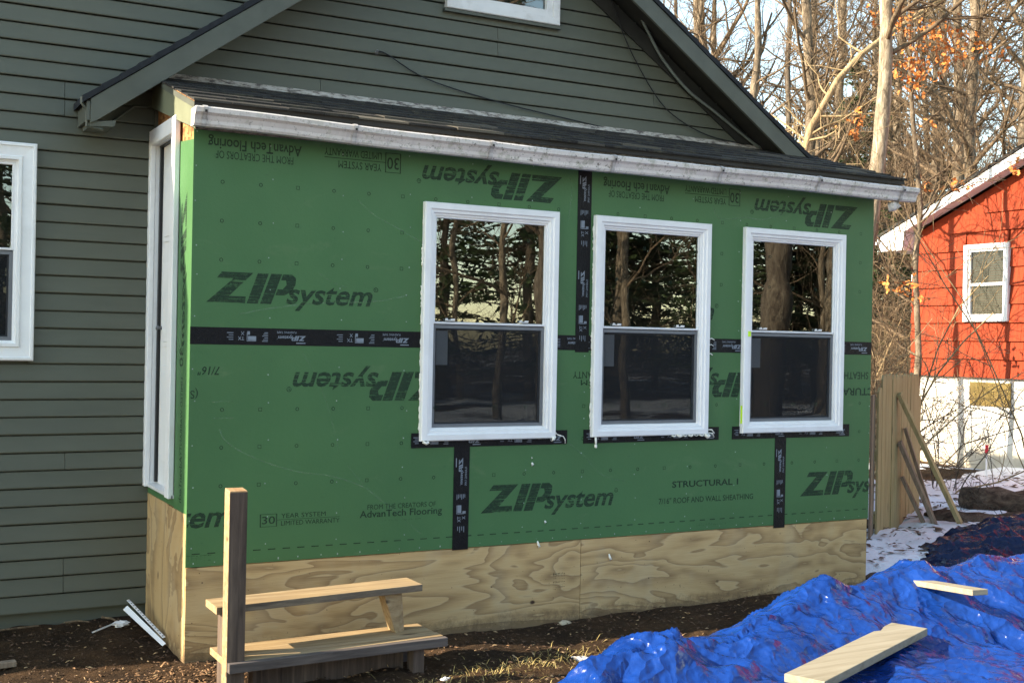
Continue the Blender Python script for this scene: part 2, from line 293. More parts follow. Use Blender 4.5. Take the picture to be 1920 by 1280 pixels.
    for nm, a, b_, c_ in (('pale_bark', (.12, .09, .06), (.28, .22, .15), (.52, .43, .31)), ('bark', (.07, .052, .037), (.17, .13, .088), (.33, .26, .18)), ('dark_bark', (.05, .038, .03), (.11, .085, .062), (.18, .145, .105)), ('twig', (.075, .052, .034), (.15, .105, .065), (.24, .17, .105)), ('pale_branch', (.20, .14, .075), (.36, .26, .14), (.46, .34, .19)), ('log_bark', (.035, .024, .018), (.085, .058, .04), (.17, .125, .09))):
        m = NM(nm, .9, .15); p = m.pos((1, 1, .28) if 'log' not in nm else (.4, .8, 1)); v = m.noise(p, 15, 6, .75, .7); c = m.ramp(v, [(.36, a), (.5, b_), (.66, c_)])
        m.base(c); m.bump(v, 1, .03); MT[nm] = m.m
    m = NM('red_shake', .75, .25); p = m.pos((1, 22, .8), rand=5); v = m.noise(p, 2, 5, .7); r = m.node('ObjectInfo').outputs['Random']
    c = m.mix(r, m.ramp(v, [(.3, (.18, .020, .005)), (.7, (.33, .048, .010))]), m.ramp(v, [(.3, (.22, .028, .007)), (.7, (.28, .038, .009))])); m.base(c); m.bump(v, .5, .005); MT['red_shake'] = m.m
    m = NM('painted_masonry', .8, .2); p = m.pos((1, 1, 1)); c = m.ramp(m.noise(p, 2.2, 5, .65), [(.35, (.50, .46, .38)), (.6, (.76, .73, .66))]); z = m.node('SeparateXYZ', {0: m.node('NewGeometry').outputs['Position']}).outputs[2]
    low = m.math('MULTIPLY', m.ramp(m.math('ADD', z, m.math('MULTIPLY', m.noise(p, 4, 4), .5)), [(.25, 1), (.75, 0)]), .7); c = m.mix(low, c, (.36, .27, .13)); m.base(c); m.bump(m.noise(p, 8, 5), .3, .01); MT['painted_masonry'] = m.m
    m = NM('needles', .8, .2); m.base(m.ramp(m.noise(m.pos(), 3, 4, .7), [(.3, (.018, .032, .010)), (.7, (.06, .085, .03))])); MT['needles'] = m.m
    m = NM('grass', .8, .2); m.base(m.ramp(m.noise(m.pos(), 30, 3), [(.35, (.22, .16, .05)), (.65, (.50, .38, .15))])); MT['grass'] = m.m
    for i, c in enumerate(((.36, .24, .12), (.085, .048, .026), (.22, .12, .055))): simple('chip_%d' % i, c, .85, .4, 20, .3)
mk()
# ---------------------------------------------------------------- ground
def gz(x, y):
    x = np.asarray(x, float); y = np.asarray(y, float)
    near = sstep(9, 5, np.hypot(x-1.5, y+.5))
    h = .055*fbm(x*.35, y*.35, 3, 3) + near*(.026*fbm(x*1.7, y*1.7, 11, 3)+.018*fbm(x*5, y*5, 21, 4)+.010*np.clip(noise2(x*9, y*9, 25), 0, 1)**1.5) + .012*np.clip(x, 0, 10)
    wall = np.exp(-(np.clip(np.maximum(-y-.0, 0), 0, None)/.5)**2)*sstep(-1.5, 0, x)*sstep(6.5, 5, x)
    h = h*(1-wall*.6)-.02+.02*wall
    h = h+.035*np.exp(-((y-.62)/.3)**2)*sstep(.1, -.3, x)*near + .05*sstep(.55, .95, y)*sstep(.05, -.1, x)*near
    h = h - .03*np.exp(-(((x-2.4)/.9)**2+((y+.75)/.3)**2))
    return h
def grid(xs, ys, zf):
    X, Y = np.meshgrid(xs, ys, indexing='ij'); Z = zf(X, Y); v = np.stack([X, Y, Z], -1).reshape(-1, 3)
    n, m_ = X.shape; i = np.arange(n-1)[:, None]*m_+np.arange(m_-1)[None]; f = np.stack([i, i+m_, i+m_+1, i+1], -1).reshape(-1, 4); return v, f
def ax(*seg):
    o = []
    for a, b, s in seg: o += list(np.arange(a, b, s))
    return np.array(o+[seg[-1][1]])
structure('ground', grid(ax((-220, -20, 20), (-20, -2, .8), (-2, 3.4, .025), (3.4, 9, .08), (9, 22, .5), (22, 220, 18)), ax((-220, -30, 19), (-30, -2.6, .7), (-2.6, 1.3, .025), (1.3, 9, .12), (9, 30, .8), (30, 220, 19)), gz), MT['dirt'], True)
def litter_z(x, y):
    d = np.minimum(np.hypot(x-2, y), 400); return gz(x, y)+.05*sstep(9.5, 12.5, d)-.035
structure('forest_floor', grid(ax((-200, -40, 20), (-40, 60, .8), (60, 200, 20)), ax((-200, -40, 20), (-40, 60, .8), (60, 200, 20)), litter_z), MT['leaf_floor'], True)
def snow_z(x, y):
    m = fbm(x*.55+3, y*.55, 31, 5)
    near = np.exp(-(((x-6.6)/2.2)**2+((y-1.0)/.8)**2))*.75+np.exp(-(((x-9.5)/2.8)**2+((y-3.0)/1.8)**2))*1.1+np.exp(-(((x-5.35)/.5)**2+((y-.42)/.33)**2))*.9
    return gz(x, y)+np.clip((m*.6-.28+near)*.22, -.03, .10)
structure('snow', grid(ax((4.95, 10, .05), (10, 16, .12)), ax((-.2, 4, .05), (4, 11, .15)), lambda x, y: np.where(x < 4.97, -.2, snow_z(x, y))), MT['snow'], True)
def snow_back(x, y): return gz(x, y)+np.clip((fbm(x*.3, y*.3, 41, 4)*.6+.12)*.3, -.06, .12)
structure('snow_bank', grid(ax((0, 24, .3)), ax((-22, -8.5, .3)), snow_back), MT['snow'], True)
# ---------------------------------------------------------------- house
PITCH0 = 3.583; EXPO = .1016
def zl(x): return 3.036+.717*(x+.432)         # left rake line (top of the rake board)
def zr(x): return 3.2+.67*(4.78-x)             # right rake line
APX = (6.403-3.346)/(.717+.67); APZ = zl(APX)
house = thing('house', 'sage green lap-sided house with a dark gable rising behind the unfinished porch', 'house', (0, D+3, 0))
part('wall', G().box(-3.1, .0, D+.03, D+6, -.3, 5.6).box(.0, 1.6, D+.03, D+5.9, -.3, 5.59), MT['siding'], house)
part('unseen_wing_wall', G().box(-4.65, -3.1, D+.0, D+5, -.3, 4.3), MT['siding'], house)  # unseen low wing, added and sized to shape sunlight on the porch side wall
part('gable_wall', G().prism_y([(.02, -.3), (4.62, -.3), (4.62, zr(4.62)-.06), (APX, APZ-.06), (.02, zl(.02)-.06)], D+.031, D+5.5), MT['siding'], house)
part('roof', G().beam((-3.3, D+3, 5.62), (1.8, D+3, 5.62), 6.6, .08), MT['asphalt_edge'], house)
def board(z0, x0, x1):
    z0 = z0+random.uniform(-.0012, .0012)
    g = G(); pr = [(D+.03, z0+.004), (D-.013, z0+.003), (D-.015, z0+.008), (D-.0145, z0+.014), (D-.0035, z0+EXPO-.0055), (D+.028, z0+EXPO-.0045)]
    g.prism_x(pr, x0, x1); return part('siding_board', g, MT['siding'], house)
def sm(u, v): p = on(1, D, u, v); return p[0], p[2]
seams = [(sm(121, 170), 1), (sm(121, 200), 1), (sm(121, 870), 1), (sm(118, 1062), 1), (sm(118, 1090), 1), (sm(932, 72), 1), (sm(932, 92), 1), (sm(600, 160), 1), (sm(1224, 200), 1)]
k = -34
WX = [(-1.59, -.672, 1.568, 2.795), (1.874, 2.754, 3.955, 4.56)]
while True:
    z0 = PITCH0+k*EXPO; k += 1
    if z0 > 5.5: break
    zt = z0+EXPO
    if zt < 3.30: xs = [-3.09, -.012]
    else:
        gx = 4.78-(zt-3.2)/.67-.02 if zt < APZ else 0; xs = [-3.09, max(1.6, gx)]
        if zt > APZ: xs = [-3.09, 1.6]
    cuts = sorted([s[0][0] for s in seams if z0 <= s[0][1] < zt])
    if xs[1] > 1: cuts = sorted(cuts+[-1.95+.3*((k//2) % 3)])
    segs = []; a = xs[0]
    for c in cuts+[xs[1]]: segs.append((a, c-.0015)); a = c+.0015
    for a, b in segs:
        spans = [(a, b)]
        for (wx0, wx1, wz0, wz1) in WX:
            if zt > wz0+.04 and z0 < wz1-.04:
                ns = []
                for p, q in spans:
                    if q <= wx0 or p >= wx1: ns.append((p, q)); continue
                    if p < wx0: ns.append((p, wx0+.02))
                    if q > wx1: ns.append((wx1-.02, q))
                spans = ns
        for p, q in spans:
            if q-p > .03: board(z0, p, q)
# gable roof: deck, stepped shingle courses, rake boards, soffit
gr = part('gable_roof', G().prism_y([(-.455, zl(-.455)-.012), (APX, APZ-.012), (APX, APZ+.01), (-.455, zl(-.455)+.01)], .66, D-.02).prism_y([(APX, APZ-.012), (4.95, zr(4.95)-.012), (4.95, zr(4.95)+.01), (APX, APZ+.01)], .66, D+5.6), MT['soffit_shade'], house)
for side, f, x0, x1 in ((0, zl, -.475, APX), (1, zr, APX, 4.99)):
    n = 27; L = (x1-x0)/n
    for i in range(n):
        a = x0+i*L; b = a+L; lo, hi = (a, b) if side == 0 else (b, a); j = random.uniform(-.003, .003)
        up0, up1 = f(lo)+.046+j, f(hi)+.038
        poly = [(lo, f(lo)+.006), (hi, f(hi)+.006), (hi, up1), (lo, up0)]
        if side: poly = poly[::-1]
        part('shingle_course', G().prism_y(poly, .632+random.uniform(-.004, .004), D-.004 if side == 0 and a < 1.6 else (D+5.65 if side else D+5.65)), MT['asphalt_edge'], gr)
RB = .135
part('rake_board', G().prism_y([(-.432, zl(-.432)-RB), (-.40, zl(-.40)-RB-.008), (.30, zl(.3)-RB), (APX, APZ-RB*1.0), (APX, APZ), (-.432, zl(-.432))], .640, .662), MT['sage_trim'], house, bevel=.002)
part('rake_board', G().prism_y([(APX+.001, APZ-RB), (4.80, zr(4.80)-RB), (4.93, zr(4.93)-.06), (4.93, zr(4.93)), (APX+.001, APZ)], .640, .662), MT['sage_trim'], house, bevel=.002)
part('frieze_board', G().prism_y([(APX, APZ-.19), (4.62, zr(4.62)-.17), (4.62, zr(4.62)-.05), (APX, APZ-.05)], D-.03, D-.016), MT['soffit_shade'], house)
# eave end at the lower left of the gable
part('eave_fascia', G().box(-.452, -.434, .645, D-.016, 2.915, 3.02), MT['sage_trim'], house, bevel=.002)
part('eave_return', G().prism_y([(-.432, 2.885), (-.30, 2.895), (-.29, 2.93), (-.432, 2.91)], .66, .90), MT['sage_trim'], house)
ec = G(); ec.tube([(-.475, .67, 3.045), (-.475, .67, 3.01), (-.445, .67, 2.975), (-.447, .67, 2.885), (-.36, .67, 2.872)], .010, 4); part('eave_gutter', ec, MT['sage_trim'], house)
g = G(); a = on(1, D-.03, 190, 236); b = on(1, D-.03, 205, 232); c = on(1, D-.03, 252, 199); d = on(1, D-.03, 276, 201); g.tube([a, b, c, d], .009, 4); part('channel_trim', g, MT['sage_trim'], house)
part('corner_post', G().box(-.02, .012, D-.045, D-.01, 2.88, 3.2), MT['siding'], house)

def ring(x0, x1, z0, z1, y, prof):
    g = G(); n = len(prof)
    for i, (ins, yo) in enumerate(prof):
        for (x, z) in ((x0+ins, z0+ins), (x1-ins, z0+ins), (x1-ins, z1-ins), (x0+ins, z1-ins)): g.v.append((x, y+yo, z))
    for i in range(n-1):
        for j in range(4): j2 = (j+1) % 4; g.f.append((i*4+j, i*4+j2, (i+1)*4+j2, (i+1)*4+j))
    return g
def pane(x0, x1, z0, z1, y): return G().face([(x0, y, z0), (x1, y, z0), (x1, y, z1), (x0, y, z1)])
def blob(pts, r, seed): 
    rr = random.Random(seed); g = G(); g.tube(pts, [max(.0015, r*rr.uniform(.55, 1.25)) for _ in pts], 7); return g
def hung_window(par, x0, x1, z0, z1, y, prof, mid, vinyl='white_vinyl', sticker=True, label=None, locks=True, blinds=False, screen=True):
    w_ = part('window', ring(x0, x1, z0, z1, y, prof), MT[vinyl], par, label=label); I = prof[-1][0]
    a, b, c, d = x0+I, x1-I, z0+I, z1-I
    part('upper_sash', ring(a-.002, b+.002, mid, d+.002, y, [(0, .01), (0, -.006), (.010, -.008), (.013, .004), (.013, .012)]), MT[vinyl], w_)
    part('meeting_rail', G().box(a-.008, b+.008, mid-.012, mid+.020, y-.018, y+.01), MT[vinyl], w_, bevel=.003)
    part('upper_pane', pane(a+.011, b-.011, mid+.012, d-.011, y+.005), MT['glass'], w_)
    part('lower_sash', ring(a-.002, b+.002, c-.002, mid-.005, y, [(0, .03), (0, .004), (.020, .002), (.022, .014), (.030, .016), (.030, .024)]), MT['grey_screen_metal'], w_)
    part('lower_pane', pane(a+.028, b-.028, c+.028, mid-.02, y+.022), MT['glass'], w_)
    if screen: part('insect_screen', pane(a+.019, b-.019, c+.019, mid-.014, y+.010), MT['screen_mesh'], w_)
    if sticker: part('sticker', G().box(a+.03, a+.105, y+.0165, y+.0185, mid-.24, mid-.04), MT['paper'], w_)
    if locks:
        for fx in (.14, .80):
            xx = a+(b-a)*fx; g = G().box(xx-.03, xx+.03, y-.013, y+.002, mid+.018, mid+.023).box(xx-.028, xx-.016, y-.016, y-.002, mid+.023, mid+.033).box(xx+.006, xx+.03, y-.016, y-.002, mid+.023, mid+.031)
            part('sash_lock', g, MT['white_vinyl'], w_, bevel=.002)
    if blinds:
        g = G(); z = c
        while z < d: g.face([(a, y+.045, z), (b, y+.045, z), (b, y+.032, z+.021), (a, y+.032, z+.021)]); z += .024
        part('window_blind', g, MT['blind'], w_, kind='stuff')
    return w_
P_NEW = [(0, .004), (0, -.030), (.005, -.036), (.036, -.037), (.044, -.029), (.058, -.027), (.063, -.017), (.074, -.015), (.077, .012)]
P_CAS = [(0, .02), (0, -.03), (.006, -.036), (.018, -.036), (.022, -.028), (.075, -.022), (.080, -.034), (.096, -.034), (.100, -.010), (.112, -.008), (.115, .02)]
# left window of the house and attic window; dark panel behind each, coloured for the unlit room
part('dark_room_panel', G().box(-1.5, -.75, D+.024, D+.028, 1.6, 2.77).box(1.9, 2.73, D+.024, D+.028, 3.97, 4.54), MT['dark_interior'], house)
hung_window(house, *WX[0], D-.022, P_CAS, 2.19, sticker=False, locks=False, blinds=True, label='white framed window with closed blinds in the left house wall')
aw = part('window', ring(*WX[1], D-.02, [(0, .01), (0, -.032), (.006, -.036), (.05, -.034), (.054, -.02), (.10, -.018), (.102, .012)]), MT['old_white_vinyl'], house, label='weathered white attic window high in the gable')
part('pane', pane(1.97, 2.66, 4.05, 4.46, D-.010), MT['glass'], aw)
part('sill_trim', G().box(1.862, 2.766, D-.046, D-.012, 3.932, 3.953), MT['sage_trim'], house)
# cables and conduit on the gable
def cable(name, uv, y, r, mat, label, cat, n=6):
    P = [Vector(on(1, y, *q)) for q in uv]; pts = []
    for i in range(len(P)-1):
        p0, p1, p2, p3 = P[max(i-1, 0)], P[i], P[i+1], P[min(i+2, len(P)-1)]
        for t in np.linspace(0, 1, 6, endpoint=False): t = float(t); pts.append(.5*((2*p1)+(-p0+p2)*t+(2*p0-5*p1+4*p2-p3)*t*t+(-p0+3*p1-3*p2+p3)*t**3))
    pts.append(P[-1]); return solo(name, G().tube(pts, r, n), mat, label, cat, tuple(pts[0]), True)
cable('conduit', [(1165, -45), (1185, 0), (1220, 70), (1245, 115), (1290, 170), (1340, 210), (1395, 255), (1425, 278)], .905, .011, MT['grey_conduit'], 'pale grey conduit pipe running down under the right rake of the gable', 'conduit')
cable('hanging_cable', [(1120, -50), (1145, 0), (1180, 90), (1230, 180), (1270, 222), (1330, 255), (1400, 271)], .93, .0045, MT['black_cable'], 'black cable dropping steeply down the gable siding, below the conduit', 'cable')
cable('slack_cable', [(706, 99), (724, 101), (800, 148), (930, 190), (1060, 222), (1190, 251), (1300, 265)], .94, .0042, MT['black_cable'], 'black cable sagging from a small hook across the middle of the gable', 'cable')
h_ = on(1, .945, 706, 99); solo('cable_hook', G().tube([(h_[0], .955, h_[2]-.01), (h_[0], .93, h_[2]-.004), (h_[0]-.004, .92, h_[2]+.012)], .006, 6).tube([(h_[0]-.005, .95, h_[2]), (h_[0]+.005, .94, h_[2])], .012, 8), MT['grey_screen_metal'], 'small metal hook in the gable siding holding the slack cable', 'hook', tuple(h_))
# ---------------------------------------------------------------- porch
porch = thing('porch', 'porch addition sheathed in green panels with black seam tape and three white windows', 'porch', (2.44, .5, 0))
ZB, ZS, ZT = .507, 1.732, 2.90; XR = 4.872
W3 = [(1.3128, 2.2177), (2.4831, 3.3880), (3.6751, 4.5800)]; WZ1 = 2.529; WZ0 = WZ1-1.385
def holed(x0, x1, z0, z1, y0, y1, holes):
    xs = sorted({x0, x1, *[min(max(h, x0), x1) for a in holes for h in a[:2]]}); zs = sorted({z0, z1, *[min(max(h, z0), z1) for a in holes for h in a[2:]]})
    keep = lambda i, j: 0 <= i < len(xs)-1 and 0 <= j < len(zs)-1 and not any(a[0] < (xs[i]+xs[i+1])/2 < a[1] and a[2] < (zs[j]+zs[j+1])/2 < a[3] for a in holes)
    g = G(); idx = {}
    def V(i, j, k):
        if (i, j, k) not in idx: idx[(i, j, k)] = len(g.v); g.v.append((xs[i], (y0, y1)[k], zs[j]))
        return idx[(i, j, k)]
    for i in range(len(xs)-1):
        for j in range(len(zs)-1):
            if not keep(i, j): continue
            g.f.append((V(i, j, 0), V(i+1, j, 0), V(i+1, j+1, 0), V(i, j+1, 0))); g.f.append((V(i, j, 1), V(i, j+1, 1), V(i+1, j+1, 1), V(i+1, j, 1)))
            if not keep(i-1, j): g.f.append((V(i, j, 0), V(i, j+1, 0), V(i, j+1, 1), V(i, j, 1)))
            if not keep(i+1, j): g.f.append((V(i+1, j, 0), V(i+1, j, 1), V(i+1, j+1, 1), V(i+1, j+1, 0)))
            if not keep(i, j-1): g.f.append((V(i, j, 0), V(i, j, 1), V(i+1, j, 1), V(i+1, j, 0)))
            if not keep(i, j+1): g.f.append((V(i, j+1, 0), V(i+1, j+1, 0), V(i+1, j+1, 1), V(i, j+1, 1)))
    return g
HO = [(a+.02, b-.02, WZ0+.02, WZ1-.02) for a, b in W3]
def clipg(g, x0, x1, z0, z1): return g
pan = {}
for nm, a, b, c, d in (('UL', -.0145, 2.4135, ZS, ZT), ('UR', 2.4165, XR, ZS, ZT), ('LL', -.0145, 1.592, ZB, ZS-.003), ('LM', 1.595, 4.035, ZB, ZS-.003), ('LR', 4.038, XR, ZB, ZS-.003)):
    pan[nm] = part('sheathing_panel', holed(a, b, c, d, 0, .011, HO), MT['green_sheathing'], porch); pan[nm]['_b'] = (a, b, c, d)
part('wall_framing', holed(.02, XR-.02, .02, 2.93, .013, .12, HO), MT['osb'], porch)
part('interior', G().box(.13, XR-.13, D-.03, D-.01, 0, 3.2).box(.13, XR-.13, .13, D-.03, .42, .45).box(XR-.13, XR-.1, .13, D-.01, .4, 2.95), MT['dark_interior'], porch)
part('end_wall', G().prism_x([(.012, 0), (D-.01, 0), (D-.01, 3.22), (.012, 2.93)], XR-.012, XR), MT['osb'], porch)
# plywood skirt
for a, b in ((-.012, 2.435), (2.439, XR-.010)): part('plywood_panel', G().box(a, b, .003, .018, -.06, ZB-.005), MT['plywood'], porch)
part('grade_stamp', G(), MT['text_ink'], porch) if 0 else None
def ply_bug():
    x0, z1 = 2.21, .315; g = G()
    def ln(a, b, c, d): g.box(a, b, .0022, .0029, c, d)
    ln(x0+.03, x0+.034, z1-.105, z1-.0); ln(x0+.03, x0+.10, z1-.004, z1); ln(x0+.03, x0+.10, z1-.105, z1-.101)
    for i in range(1, 4): ln(x0+.03+i*.022, x0+.0335+i*.022, z1-.101, z1-.004)
    rr = random.Random(3)
    for i in range(4):
        z = z1-.095
        while z < z1-.012: h = rr.uniform(.003, .008); ln(x0+.0395+i*.022, x0+.0475+i*.022, z, z+h); z += h+.003
    ln(x0, x0+.003, z1-.1, z1-.06)
    return g
part('grade_stamp', ply_bug(), MT['faint_ink'], porch)
# ---- printed matter on the panels
def text2d(s, shear=0, bold=0):
    cu = bpy.data.curves.new('t', 'FONT'); cu.body = s; cu.offset = bold; cu.resolution_u = 3; o = bpy.data.objects.new('t', cu); me = o.to_mesh()
    v = np.array([(p.co.x+shear*p.co.y, p.co.y) for p in me.vertices]); f = [tuple(p.vertices) for p in me.polygons]; o.to_mesh_clear(); bpy.data.objects.remove(o); bpy.data.curves.remove(cu); return v, f
def fit(v, x0, x1, z0, z1, flip=False):
    lo, hi = v.min(0), v.max(0); q = (v-lo)/(hi-lo)
    if flip: q = 1-q
    return q*[x1-x0, z1-z0]+[x0, z0]
import bmesh
def put(name, v2, f, mat, par, y=-.0009, clip=None, vert=False, plane='front'):
    if plane == 'front': v = np.column_stack([v2[:, 0], np.full(len(v2), y), v2[:, 1]])
    else: v = np.column_stack([np.full(len(v2), y), v2[:, 0], v2[:, 1]])
    g = G(); g.v = [tuple(map(float, a)) for a in v]; g.f = f
    o = part(name, g, mat, par)
    if clip is not None:
        og = ORG[par.name]; bm = bmesh.new(); bm.from_mesh(o.data)
        a = 0 if plane == 'front' else 1
        for axis, val, sgn in ((a, clip[0], -1), (a, clip[1], 1), (2, clip[2], -1), (2, clip[3], 1)):
            no = [0, 0, 0]; no[axis] = sgn; co = [0, 0, 0]; co[axis] = val-og[axis]
            bmesh.ops.bisect_plane(bm, geom=bm.verts[:]+bm.edges[:]+bm.faces[:], plane_co=co, plane_no=no, clear_outer=True)
        if plane == 'front':
            for (hx0, hx1, hz0, hz1) in HO:
                for axis, val in ((0, hx0), (0, hx1), (2, hz0), (2, hz1)):
                    no = [0, 0, 0]; no[axis] = 1; co = [0, 0, 0]; co[axis] = val-og[axis]
                    bmesh.ops.bisect_plane(bm, geom=bm.verts[:]+bm.edges[:]+bm.faces[:], plane_co=co, plane_no=no)
                kill = []
                for f_ in bm.faces:
                    c_ = f_.calc_center_median(); cx_, cz_ = c_.x+og[0], c_.z+og[2]
                    if hx0 < cx_ < hx1 and hz0 < cz_ < hz1: kill.append(f_)
                if kill: bmesh.ops.delete(bm, geom=kill, context='FACES')
        bm.to_mesh(o.data); bm.free()
    return o
def box2(u0, v0, u1, v1):
    """world rectangle x0,x1,z0,z1 from two surveyed corners given lower-left then upper-right"""
    a = wl(u0, v0); b = wl(u1, v1); return a[0], b[0], a[1], b[1]
def logo2d(full=True):
    S = .36; V = []; F = []
    def add(p): n = len(V); V.extend(p); F.append(tuple(range(n, n+len(p))))
    add([(0, 0), (1.28, 0), (1.22, .22), (.66, .22), (1.18, 1), (.14, 1), (.05, .8), (.60, .8)])
    add([(1.33, 0), (1.70, 0), (1.70, 1), (1.33, 1)]); add([(1.78, 0), (2.15, 0), (2.15, 1), (1.78, 1)])
    add([(2.19, .30), (2.5, .30), (2.70, .45), (2.74, .65), (2.68, .88), (2.5, 1), (2.19, 1), (2.19, .8), (2.36, .8), (2.44, .65), (2.36, .50), (2.19, .50)])
    V = [(x+S*z, z) for x, z in V]
    v, f = text2d('system', .28, .022); v = fit(v, 2.66, 5.74, -.20, .63); n = len(V); V += [tuple(a) for a in v]; F += [tuple(i+n for i in a) for a in f]
    n = len(V); c = (5.86, .60); K = 14
    for i in range(K):
        a = 2*math.pi*i/K; V.append((c[0]+.085*math.cos(a), c[1]+.085*math.sin(a))); V.append((c[0]+.062*math.cos(a), c[1]+.062*math.sin(a)))
    for i in range(K): j = (i+1) % K; F.append((n+2*i, n+2*j, n+2*j+1, n+2*i+1))
    v, f = text2d('R', 0, .01); v = fit(v, c[0]-.028, c[0]+.03, c[1]-.035, c[1]+.035); n = len(V); V += [tuple(a) for a in v]; F += [tuple(i+n for i in a) for a in f]
    return np.array(V), F
LV, LF = logo2d()
def logo(par, x0, z0, unit, flip=False, mat='stamp_ink', y=-.0009, name='printed_logo', clip=True):
    """x0,z0 = lower left of the logo as it reads; flipped prints give their rightmost/top anchor"""
    v = LV*unit; v = v*(-1 if flip else 1)+[x0, z0]; return put(name, v, LF, MT[mat], par, y, tuple(par['_b']) if clip else None)
def words_(par, s, rect, flip=False, mat='text_ink', bold=0, shear=0, y=-.0009): v, f = text2d(s, shear, bold); return put('printed_text', fit(v, *rect, flip), f, MT[mat], par, y, tuple(par['_b']))
a = wl(386, 566); b = wl(709, 560); U = (b[0]-a[0])/5.95
logo(pan['UL'], a[0], a[1], U)
a = wl(1054, 333); logo(pan['UL'], a[0], a[1], U, True)
a = wl(1608, 389); logo(pan['UR'], a[0], a[1], U, True)
b = wl(1347, 572); logo(pan['UR'], b[0]-5.95*U, wl(1340, 601)[1], U)
a = wl(537, 725); logo(pan['LL'], a[0]+5.95*U, wl(760, 697)[1], U, True)
a = wl(901, 962); logo(pan['LM'], a[0], a[1], U)
a = wl(1500, 930); logo(pan['LR'], a[0], a[1], U)
a = wl(416, 990); logo(pan['LL'], a[0]-5.45*U, a[1]+.005, U)
a = wl(1330, 700); logo(pan['LM'], a[0]+3.15*U, wl(1360, 698)[1], U, True)
def adv(par, u0, v0, u1, v1, flip, faint=False):
    x0, x1, z0, z1 = box2(u0, v0, u1, v1); h = z1-z0; m_ = 'text_ink'
    def r(a, b, c, d): return (x1-b*(x1-x0), x1-a*(x1-x0), z1-d*h, z1-c*h) if flip else (x0+a*(x1-x0), x0+b*(x1-x0), z0+c*h, z0+d*h)
    words_(par, 'FROM THE CREATORS OF', r(.09, .92, .72, .98), flip, m_); words_(par, 'AdvanTech Flooring', r(0, 1, .20, .68), flip, m_, .012); words_(par, '12-14-21  18:02  SQ', r(.27, .74, 0, .14), flip, 'faint_ink')
def war(par, u0, v0, u1, v1, flip):
    x0, x1, z0, z1 = box2(u0, v0, u1, v1); h = z1-z0; L = x1-x0
    def r(a, b, c, d): return (x1-b*L, x1-a*L, z1-d*h, z1-c*h) if flip else (x0+a*L, x0+b*L, z0+c*h, z0+d*h)
    words_(par, '30', r(.025, .185, .22, .82), flip, bold=.008); words_(par, 'YEAR SYSTEM', r(.26, .82, .62, .98), flip); words_(par, 'LIMITED WARRANTY', r(.26, 1, .04, .40), flip)
    g = []
    for q in ((0, .21, .0, .03), (0, .21, .97, 1), (0, .012, 0, 1), (.198, .21, 0, 1), (.21, 1, .49, .52)):
        a = r(*q); g.append(a)
    V = []; F = []
    for a in g: n = len(V); V += [(a[0], a[2]), (a[1], a[2]), (a[1], a[3]), (a[0], a[3])]; F.append((n, n+1, n+2, n+3))
    put('printed_rule', np.array(V), F, MT['text_ink'], par, -.0009, tuple(par['_b']))
adv(pan['UL'], 390, 296, 566, 258, True); war(pan['UL'], 608, 313, 752, 289, True)
adv(pan['UR'], 1131, 369, 1256, 334, True); war(pan['UR'], 1284, 378, 1388, 356, True)
war(pan['LL'], 487, 988, 637, 956, False); adv(pan['LL'], 674, 982, 829, 938, False)
words_(pan['LM'], 'STRUCTURAL 1', box2(1260, 914, 1384, 896), bold=.02); words_(pan['LM'], '12-14-21 18:02  SQ', box2(1293, 924, 1352, 918), mat='faint_ink')
words_(pan['LM'], '7/16" ROOF AND WALL SHEATHING', box2(1235, 945, 1412, 924), bold=.006); words_(pan['LM'], 'ESR-1473,1474', box2(1305, 986, 1361, 977), mat='faint_ink')
words_(pan['LR'], 'SEE PATENTS: ZIPSYSTEM.COM', box2(1518, 973, 1626, 965), mat='faint_ink'); words_(pan['LL'], 'PATENTS', (-.07, wl(396, 1045)[0], wl(360, 1052)[1], wl(396, 1038)[1]), mat='faint_ink')
words_(pan['LL'], '7/16"', box2(370, 703, 412, 687), True, shear=.2, bold=.01); words_(pan['LL'], '(SI)', (-.04, wl(371, 735)[0], wl(368, 747)[1], wl(368, 727)[1]), True)
words_(pan['LM'], 'LIMITED WARRANTY', box2(1074, 709, 1200, 697), True); words_(pan['LM'], 'YEAR SYSTEM', box2(1089, 722, 1200, 712), True)
words_(pan['LR'], '7/16" ROOF AND WALL SHEATHING', (wl(1560, 710)[0], wl(1560, 710)[0]+1.05, wl(1600, 711)[1], wl(1600, 697)[1]), True, bold=.01); words_(pan['LR'], 'STRUCTURAL 1', (wl(1560, 740)[0], wl(1560, 740)[0]+.62, wl(1600, 741)[1], wl(1600, 727)[1]), True, bold=.02)
# nail marks, dashes, nail heads
def marks(par, rows, phase, x0=None):
    a = par['_b']; V = []; F = []; X = wl(416, 414)[0]
    for z in rows:
        for i in range(-1, 25):
            x = X+i*.2085+phase*.02
            if not a[0]+.05 < x < a[1]-.03: continue
            n = len(V)
            if (i+phase) % 3 == 2: K = 4; an0 = math.pi/4; r = .0140
            else: K = 9; an0 = 0; r = .0105
            for j in range(K):
                t = an0+2*math.pi*j/K
                V.append((x+r*math.cos(t), z+r*math.sin(t))); V.append((x+(r-.0035)*math.cos(t), z+(r-.0035)*math.sin(t)))
            for j in range(K): k2 = (j+1) % K; F.append((n+2*j, n+2*k2, n+2*k2+1, n+2*j+1))
    o = put('nail_marks', np.array(V), F, MT['text_ink'], par); o['kind'] = 'stuff'
zu = [wl(416, v)[1] for v in (341, 414, 487)]; zd = [wl(410, v)[1] for v in (768, 839, 911)]
marks(pan['UL'], zu, 0); marks(pan['UR'], [z-.0 for z in zu], 1)
marks(pan['LL'], zd, 1); marks(pan['LM'], zd, 0); marks(pan['LR'], zd, 2)
